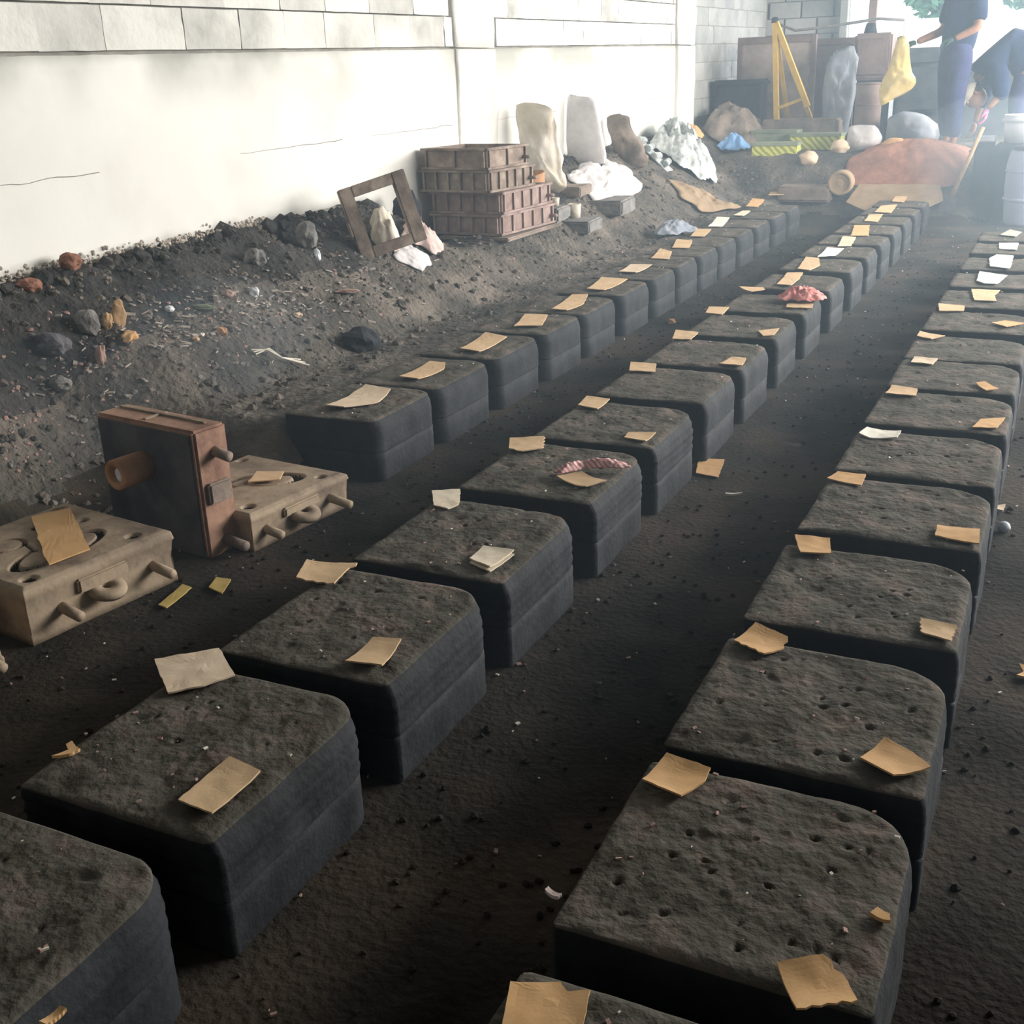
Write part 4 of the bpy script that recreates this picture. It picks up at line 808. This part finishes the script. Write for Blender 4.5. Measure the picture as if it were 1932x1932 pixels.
pl('white_sack', 'whitesack', [(-2.04,.77),(-1.96,.79),(-1.8,.78),(-1.72,.68),(-1.74,.61),(-1.83,.56),(-2.01,.52),(-2.05,.62)], 11.95, .12, 'white sack in front of the tall brown drum', 'sack', 0, .02)
pl('rubble_sack', 'bluegrey', [(-1.79,.81),(-1.65,.88),(-1.45,.85),(-1.31,.75),(-1.28,.6),(-1.53,.55),(-1.77,.56)], 12.7, .2, 'rounded grey sack on the ground behind the standing worker', 'sack', 0, .03)
tag(drape('terracotta_heap', 'terracotta', -1.38, 11.62, .52, .40, .10, 14, .05, 60, fold=.25, freq=5, dome=1.0), 'terracotta coloured sand heap in front of the standing worker', 'heap')
pl('tan_lump', 'orange', [(-1.68,.64),(-1.6,.69),(-1.5,.68),(-1.44,.61),(-1.54,.57),(-1.65,.59)], 11.66, .05, 'small orange lump on top of the terracotta heap', 'lump', 0, .02)
s_ = card('tan_sheet', M['tansheet'], [(-1.84, 10.9), (-1.60, 10.72), (-1.25, 10.72), (-1.02, 10.95), (-1.08, 11.2), (-1.78, 11.2)], .19, .0, .012, 3); s_.rotation_euler.x = math.radians(26); tag(s_, 'tan sheet sloping down from the terracotta heap to the middle row', 'sheet')
rl = MB().lathe([(0, -.09), (.10, -.09), (.11, -.07), (.11, .085), (.10, .09), (.085, .09), (.08, .078), (.06, .088), (.05, .076), (.03, .086), (0, .08)], 24, Matrix.Rotation(math.radians(90), 4, 'X')).build('rolled_mat', M['tansheet'], None, True, loc=(-1.93, 11.1, .33)); tag(rl, 'round end of a rolled brown-pink mat left of the terracotta heap', 'roll')
for i, (x, y, lab) in enumerate(((-2.32, 11.5, 'round tan lump in front of the yellow-green crates, left one'), (-2.08, 11.75, 'round tan lump in front of the yellow-green crates, right one'))): tag(lump('clay_lump', M['pale'], (x, y, TN(x, y)+.05), (.09, .07, .07), i*3+1, 3, .3, smooth=True), lab, 'lump')
tag(MB().box((-2.5, 11.0, .16), (-2.0, 11.3, .30)).build('dark_board', M['greysack'], None, bevel=.02, rot=(0, 0, 0)), 'dark board on the slope beyond the left row', 'board')
# right hand: drum, tub, cart, shovel
dr = empty('lilac_drum', (-.30, 10.95, 0)); tag(dr, 'big lilac plastic drum at the right edge of the photo', 'drum')
MB().lathe([(0, 0), (.20, 0), (.215, .03), (.235, .3), (.235, .5), (.215, .60), (.20, .62), (0, .62)], 36).build('body', M['lilac'], dr, True)
for z in (.22, .45): MB().lathe([(.232, z-.015), (.246, z), (.232, z+.015)], 36).build('rib', M['lilac'], dr, True)
MB().lathe([(.0, .62), (.205, .62), (.215, .635), (.205, .65), (0, .655)], 36).build('lid', M['dark_iron'], dr, True)
wt = empty('white_tub', (-.42, 11.35, .655)); tag(wt, 'white plastic tub standing behind the lilac drum', 'tub')
MB().lathe([(0, 0), (.18, 0), (.20, .23), (.19, .23), (.17, .01), (0, .01)], 32).build('body', M['whiteplastic'], wt, True); MB().lathe([(.198, .17), (.212, .175), (.212, .20), (.20, .205)], 32).build('rim_band', M['whiteplastic'], wt, True)
tag(MB().box((-.66, 11.15, .0), (-.17, 11.55, .65)).build('dark_stand', M['dark'], None, bevel=.02), 'dark stand under the white tub', 'stand')
ct = empty('dark_cart', (-.745, 11.3, .25)); tag(ct, 'black bin left of the lilac drum', 'bin')
MB().box((-.075, -.14, -.05), (.075, .14, .44)).build('body', M['dark'], ct, bevel=.02); MB().box((-.09, -.15, .42), (.08, .15, .46)).build('rim', M['bluegrey'], ct, bevel=.008)
sh = MB().tube([(-.76, 11.02, .80), (-.955, 11.02, .22)], .018, 10); sh_ = sh.build('shovel', M['wood'], None, True); tag(sh_, 'wooden shovel handle propped left of the black bin', 'shovel')
MB().box((-.06, -.008, -.18), (.06, .008, .0)).build('blade', M['dark_iron'], sh_, bevel=.004, loc=(-.965, 11.02, .22), rot=(0, .32, 0))
tag(MB().box((-1.88, 14.0, .3), (-1.50, 14.03, 1.78)).build('whiteboard', M['offwhite'], None, bevel=.004), 'bluish-white panel behind the yellow bag', 'panel')
vb = empty('white_sheeting', (-.5, 15.4, .5)); tag(vb, 'big bright white sheeting outside the shed on the right', 'sheeting'); MB().box((-.85, 0, -.1), (2.6, .05, 1.34)).build('sheet', M['offwhite'], vb, bevel=.004)
for x in (-.85, .6, 2.1): MB().box((x, .05, -.1), (x+.05, .1, 1.36)).build('stud', M['blockfar'], vb)
# trees beyond
def tree(x, y, z, r, seed, lab):
    t = empty('garden_tree', (x, y, .5)); tag(t, lab, 'tree', 'trees outside the shed'); rt = random.Random(seed)
    MB().tube([(0, 0, 0), (.05, 0, z*.5), (0, .1, z)], .08, 10, .03).build('trunk', M['wood'], t, True)
    V = []; F = []
    for _ in range(1500):
        d = Vector((rt.gauss(0, 1), rt.gauss(0, 1), rt.gauss(0, 1))).normalized()*r*rt.random()**.4; c = Vector((0, 0, z))+d
        a = Vector((rt.gauss(0, 1), rt.gauss(0, 1), rt.gauss(0, 1))).normalized()*.09; b = a.orthogonal().normalized()*.05; i = len(V); V += [c-a, c+b, c+a, c-b]; F.append((i, i+1, i+2, i+3))
    me = bpy.data.meshes.new('foliage'); me.from_pydata(V, [], F); tag(link('foliage', me, M['leaf'], t), kind='stuff')
tree(-2.05, 19.5, 2.0, .62, 1, 'bluish-green tree outside, above the white panel'); tree(-.9, 20.5, 2.3, .75, 2, 'bluish-green tree outside, above the white sheeting')

# ------------------------------------------------------------------ people
def skin(name, mtl, chains, parent, sub=2, root=0):
    V = []; E = []; Rr = []; idx = {}
    for ch in chains:
        prev = None
        for p, r in ch:
            k = tuple(round(c, 4) for c in p)
            if k not in idx: idx[k] = len(V); V.append(p); Rr.append(r if isinstance(r, tuple) else (r, r))
            i = idx[k]
            if prev is not None and prev != i: E.append((prev, i))
            prev = i
    me = bpy.data.meshes.new(name); me.from_pydata(V, E, []); o = link(name, me, mtl, parent)
    mo = o.modifiers.new('Skin', 'SKIN'); mo.use_smooth_shade = True
    sv = me.skin_vertices[0].data
    for i, r in enumerate(Rr): sv[i].radius = r; sv[i].use_root = (i == root)
    s = o.modifiers.new('Sub', 'SUBSURF'); s.levels = sub; s.render_levels = sub
    return o
def fingers(wrist, d, down, sidev, curl):
    # palm from the wrist along d, five separate bent fingers of unequal length
    w_ = Vector(wrist); d = Vector(d).normalized(); n = Vector(down).normalized(); s = Vector(sidev).normalized(); ch = []
    pc = w_+d*.05; ch.append([(tuple(w_), .026), (tuple(pc), (.030, .020)), (tuple(w_+d*.085), (.032, .016))])
    for k, (o, L) in enumerate(((-.030, .062), (-.010, .074), (.010, .070), (.029, .055))):
        b = w_+d*.088+s*o; p1 = b+(d*math.cos(curl)+n*math.sin(curl))*L*.45; p2 = p1+(d*math.cos(2*curl)+n*math.sin(2*curl))*L*.33; p3 = p2+(d*math.cos(2.8*curl)+n*math.sin(2.8*curl))*L*.24
        ch.append([(tuple(w_+d*.085), (.032, .016)), (tuple(b), .0095), (tuple(p1), .009), (tuple(p2), .008), (tuple(p3), .0065)])
    b = w_+d*.03-s*.032; ch.append([(tuple(pc), (.030, .020)), (tuple(b+n*.005), .011), (tuple(b+d*.03+n*.025-s*.012), .010), (tuple(b+d*.05+n*.04-s*.004), .008)])
    return ch
def head(parent, c, fwd, up, hairm, capm=None):
    c = Vector(c); f = Vector(fwd).normalized(); u = Vector(up); u = (u-f*u.dot(f)).normalized(); s = f.cross(u)
    R_ = Matrix((s, f, u)).transposed().to_4x4(); R_.translation = c
    def ell(nm, mt, loc, sz, sub=3):
        bm = bmesh.new(); bmesh.ops.create_icosphere(bm, subdivisions=sub, radius=1)
        for v in bm.verts: v.co = Vector((v.co.x*sz[0]+loc[0], v.co.y*sz[1]+loc[1], v.co.z*sz[2]+loc[2]))
        bm.transform(R_); me = bpy.data.meshes.new(nm); bm.to_mesh(me); bm.free(); return link(nm, me, mt, parent, True)
    bm = bmesh.new(); bmesh.ops.create_uvsphere(bm, u_segments=28, v_segments=20, radius=1)
    for v in bm.verts:
        x, y, z = v.co; w_ = .075*(1-.16*max(0, -z)); dd = .098*(1-.10*max(0, -z))
        v.co = Vector((x*w_, y*dd + (.012 if y > 0 and z < -.2 else 0), z*.118))
        if y > .6: v.co.y += .016*math.exp(-((x/.14)**2))*math.exp(-((z+.12)/.16)**2) - .007*math.exp(-(((abs(x)-.4)/.18)**2))*math.exp(-((z-.08)/.13)**2)
    bm.transform(R_); me = bpy.data.meshes.new('face'); bm.to_mesh(me); bm.free(); link('face', me, M['skin'], parent, True)
    for sx in (-1, 1):
        ell('ear', M['skin'], (sx*.076, -.005, -.005), (.010, .018, .030), 2); ell('eye', M['white'], (sx*.030, .086, .010), (.011, .007, .007), 2)
    ell('mouth', M['pinkstone'], (0, .094, -.058), (.022, .006, .006), 2)
    ell('hair', hairm, (0, -.014, .030), (.082, .100, .100))
    if capm: ell('cap', capm, (0, -.004, .050), (.088, .108, .088)); ell('cap_peak', capm, (0, .12, .035), (.065, .055, .010), 2)
p1 = empty('person', (-1.10, 11.9, GB)); tag(p1, 'person standing in navy shirt and blue trousers, holding a yellow bag', 'person')
def body(p, J, limbs):
    return skin('body', M['skin'], limbs, p)
# profile facing -X; -Y is the side towards the aisle
hip = (-.03, 0, .90); sp = (.0, 0, 1.06); ch_ = (.03, 0, 1.26); nk = (.02, 0, 1.42); hd = (-.02, 0, 1.50)
LS = (.14, -.14, 1.33); RS = (-.10, .13, 1.33); LE = (.17, -.22, 1.06); RE = (-.15, .06, 1.05); LW = (-.02, -.27, .97); RW = (-.36, -.10, .96)
LH = (.04, -.09, .86); RH = (-.08, .07, .86); LK = (.02, -.11, .47); RK = (-.07, .08, .47); LA = (.04, -.10, .08); RA = (-.04, .10, .08)
arm = [[(ch_, (.15, .11)), (LS, .055), (LE, .043), (LW, .028)], [(ch_, (.15, .11)), (RS, .055), (RE, .043), (RW, .028)]]
legs = [[(hip, (.10, .09)), (LH, .070), (LK, .052), (LA, .037), ((-.09, -.13, .03), .032)], [(hip, (.10, .09)), (RH, .070), (RK, .052), (RA, .037), ((-.17, .06, .03), .032)]]
skin('body', M['skin'], [[(hip, (.10, .09)), (sp, (.12, .10)), (ch_, (.15, .11)), (nk, .055), (hd, .06)]]+arm+legs, p1)
skin('shirt', M['navy'], [[((-.02, 0, .80), (.14, .12)), ((-.01, 0, .92), (.175, .16)), (sp, (.19, .175)), (ch_, (.20, .18)), ((.02, 0, 1.37), (.10, .09))], [(ch_, (.20, .18)), (LS, .082), ((.16, -.19, 1.17), .078), ((.165, -.21, 1.10), .074)], [(ch_, (.20, .18)), (RS, .082), ((-.13, .09, 1.17), .078), ((-.145, .07, 1.09), .074)]], p1)
skin('trousers', M['trouser'], [[((-.01, 0, 1.02), .12), ((-.02, 0, .95), .14), ((.03, -.08, .80), .12), (LK, .09), ((.04, -.10, .11), .07)], [((-.02, 0, .95), .14), ((-.07, .06, .80), .12), (RK, .09), ((-.04, .10, .11), .07)]], p1)
for (a, b) in ((LA, (-.09, -.13, .03)), (RA, (-.17, .06, .03))): skin('shoe', M['shoe'], [[((a[0]+.03, a[1], .045), .045), ((a[0]-.05, a[1], .045), .046), ((b[0]-.02, b[1], .038), (.045, .032))]], p1)
skin('glove', M['glove'], fingers(LW, (-.9, -.3, -.2), (0, .2, -1), (0, 1, .2), .8), p1); skin('glove', M['glove'], fingers(RW, (-.93, -.3, -.15), (0, -.2, -1), (0, 1, .2), .95), p1)
head(p1, (-.045, 0, 1.575), (-1, -.1, -.35), (0, 0, 1), M['hair'])
pl('yellow_bag', 'yellowbag', [(-1.62,1.56),(-1.55,1.55),(-1.51,1.44),(-1.485,1.28),(-1.43,1.17),(-1.47,1.1),(-1.6,1.03),(-1.72,.97),(-1.75,1.07),(-1.72,1.2),(-1.66,1.34)], 11.72, .06, 'yellow plastic bag hanging from the gloved hand of the standing person', 'bag', 0, .04)
# second person bent double, facing left
p2 = empty('person', (-.56, 12.1, GB)); tag(p2, 'person bent double in dark navy clothes with a beige cap, reaching to the ground', 'person')
hip = (.06, 0, .80); sp = (-.10, 0, .85); ch_ = (-.27, 0, .80); nk = (-.36, 0, .68); hd = (-.37, 0, .60)
LS = (-.20, -.18, .74); RS = (-.32, .18, .72); LE = (-.13, -.26, .50); RE = (-.32, .20, .45); LW = (-.24, -.26, .37); RW = (-.36, .14, .23)
LH = (.07, -.10, .77); RH = (.07, .10, .77); LK = (-.01, -.11, .43); RK = (.10, .12, .43); LA = (.05, -.11, .08); RA = (.16, .12, .08)
skin('body', M['skin'], [[(hip, (.10, .09)), (sp, (.14, .11)), (ch_, (.15, .11)), (nk, .055), (hd, .06)], [(ch_, (.15, .11)), (LS, .055), (LE, .043), (LW, .028)], [(ch_, (.15, .11)), (RS, .055), (RE, .043), (RW, .028)],
 [(hip, (.10, .09)), (LH, .070), (LK, .052), (LA, .037), ((-.07, -.12, .03), .032)], [(hip, (.10, .09)), (RH, .070), (RK, .052), (RA, .037), ((.04, .13, .03), .032)]], p2)
skin('shirt', M['navy'], [[((.14, 0, .76), (.20, .20)), (hip, (.22, .22)), (sp, (.23, .22)), (ch_, (.22, .20)), ((-.36, 0, .66), (.13, .12))], [(ch_, (.22, .20)), (LS, .10), (LE, .085), ((-.17, -.26, .45), .065)], [(ch_, (.22, .20)), (RS, .10), (RE, .085), ((-.345, .165, .35), .07)]], p2)
skin('trousers', M['trouser'], [[((-.04, 0, .86), .12), (hip, .13), ((.06, -.07, .66), .105), (LK, .086), ((.05, -.11, .11), .066)], [(hip, .13), ((.09, .07, .66), .105), (RK, .086), ((.15, .12, .11), .066)]], p2)
for (a, b) in ((LA, (-.07, -.12, .03)), (RA, (.04, .13, .03))): skin('shoe', M['shoe'], [[((a[0]+.03, a[1], .045), .045), ((a[0]-.05, a[1], .045), .046), ((b[0]-.02, b[1], .038), (.045, .032))]], p2)
skin('hand', M['skin'], fingers(RW, (-.15, -.1, -1), (-1, 0, 0), (0, -1, 0), .5), p2); skin('glove', M['pinkplastic'], fingers(LW, (-.1, 0, -1), (-1, 0, 0), (0, 1, 0), .5), p2)
head(p2, (-.37, -.14, .48), (-.55, -.45, -1), (-1, 0, .3), M['hair'], M['capcloth'])

# ------------------------------------------------------------------ smoke
def haze(name, a, b, dens, lab):
    o = MB().box(a, b).build(name, None); mm = bpy.data.materials.new(name); mm.use_nodes = True; nt = mm.node_tree; nt.nodes.clear()
    out = nt.nodes.new('ShaderNodeOutputMaterial'); v = nt.nodes.new('ShaderNodeVolumeScatter'); v.inputs['Color'].default_value = (.64, .84, 1, 1); v.inputs['Density'].default_value = dens; v.inputs['Anisotropy'].default_value = .2
    nt.links.new(v.outputs[0], out.inputs['Volume']); o.data.materials.append(mm); tag(o, lab, 'smoke', kind='stuff'); return o
haze('smoke_haze', (-3.58, 1.5, -.2), (3.0, 15.2, 2.4), .029, 'thin bluish smoke hanging over the far part of the floor')
def puff(name, c, r, dens, lab):
    bm = bmesh.new(); bmesh.ops.create_icosphere(bm, subdivisions=4, radius=1)
    for v in bm.verts: k = 1+.25*noise.noise(v.co*1.5+Vector(c)); v.co = Vector((v.co.x*r[0]*k+c[0], v.co.y*r[1]*k+c[1], v.co.z*r[2]*k+c[2]))
    me = bpy.data.meshes.new(name); bm.to_mesh(me); bm.free(); o = link(name, me, None, None, True); mm = bpy.data.materials['smoke_haze'].copy()
    next(n for n in mm.node_tree.nodes if n.type == 'VOLUME_SCATTER').inputs['Density'].default_value = dens; me.materials.append(mm); tag(o, lab, 'smoke', kind='stuff')
puff('smoke_puff', (-2.95, 3.45, .42), (.36, .5, .22), .22, 'faint puff of smoke drifting over the bank before the left row')
puff('smoke_puff', (-3.2, 2.75, .30), (.40, .45, .22), .16, 'faint puff of smoke behind the front casting plate')
puff('smoke_puff', (-.4, 10.6, .5), (.9, 1.3, .6), .11, 'bluish smoke drifting in front of the lilac drum')
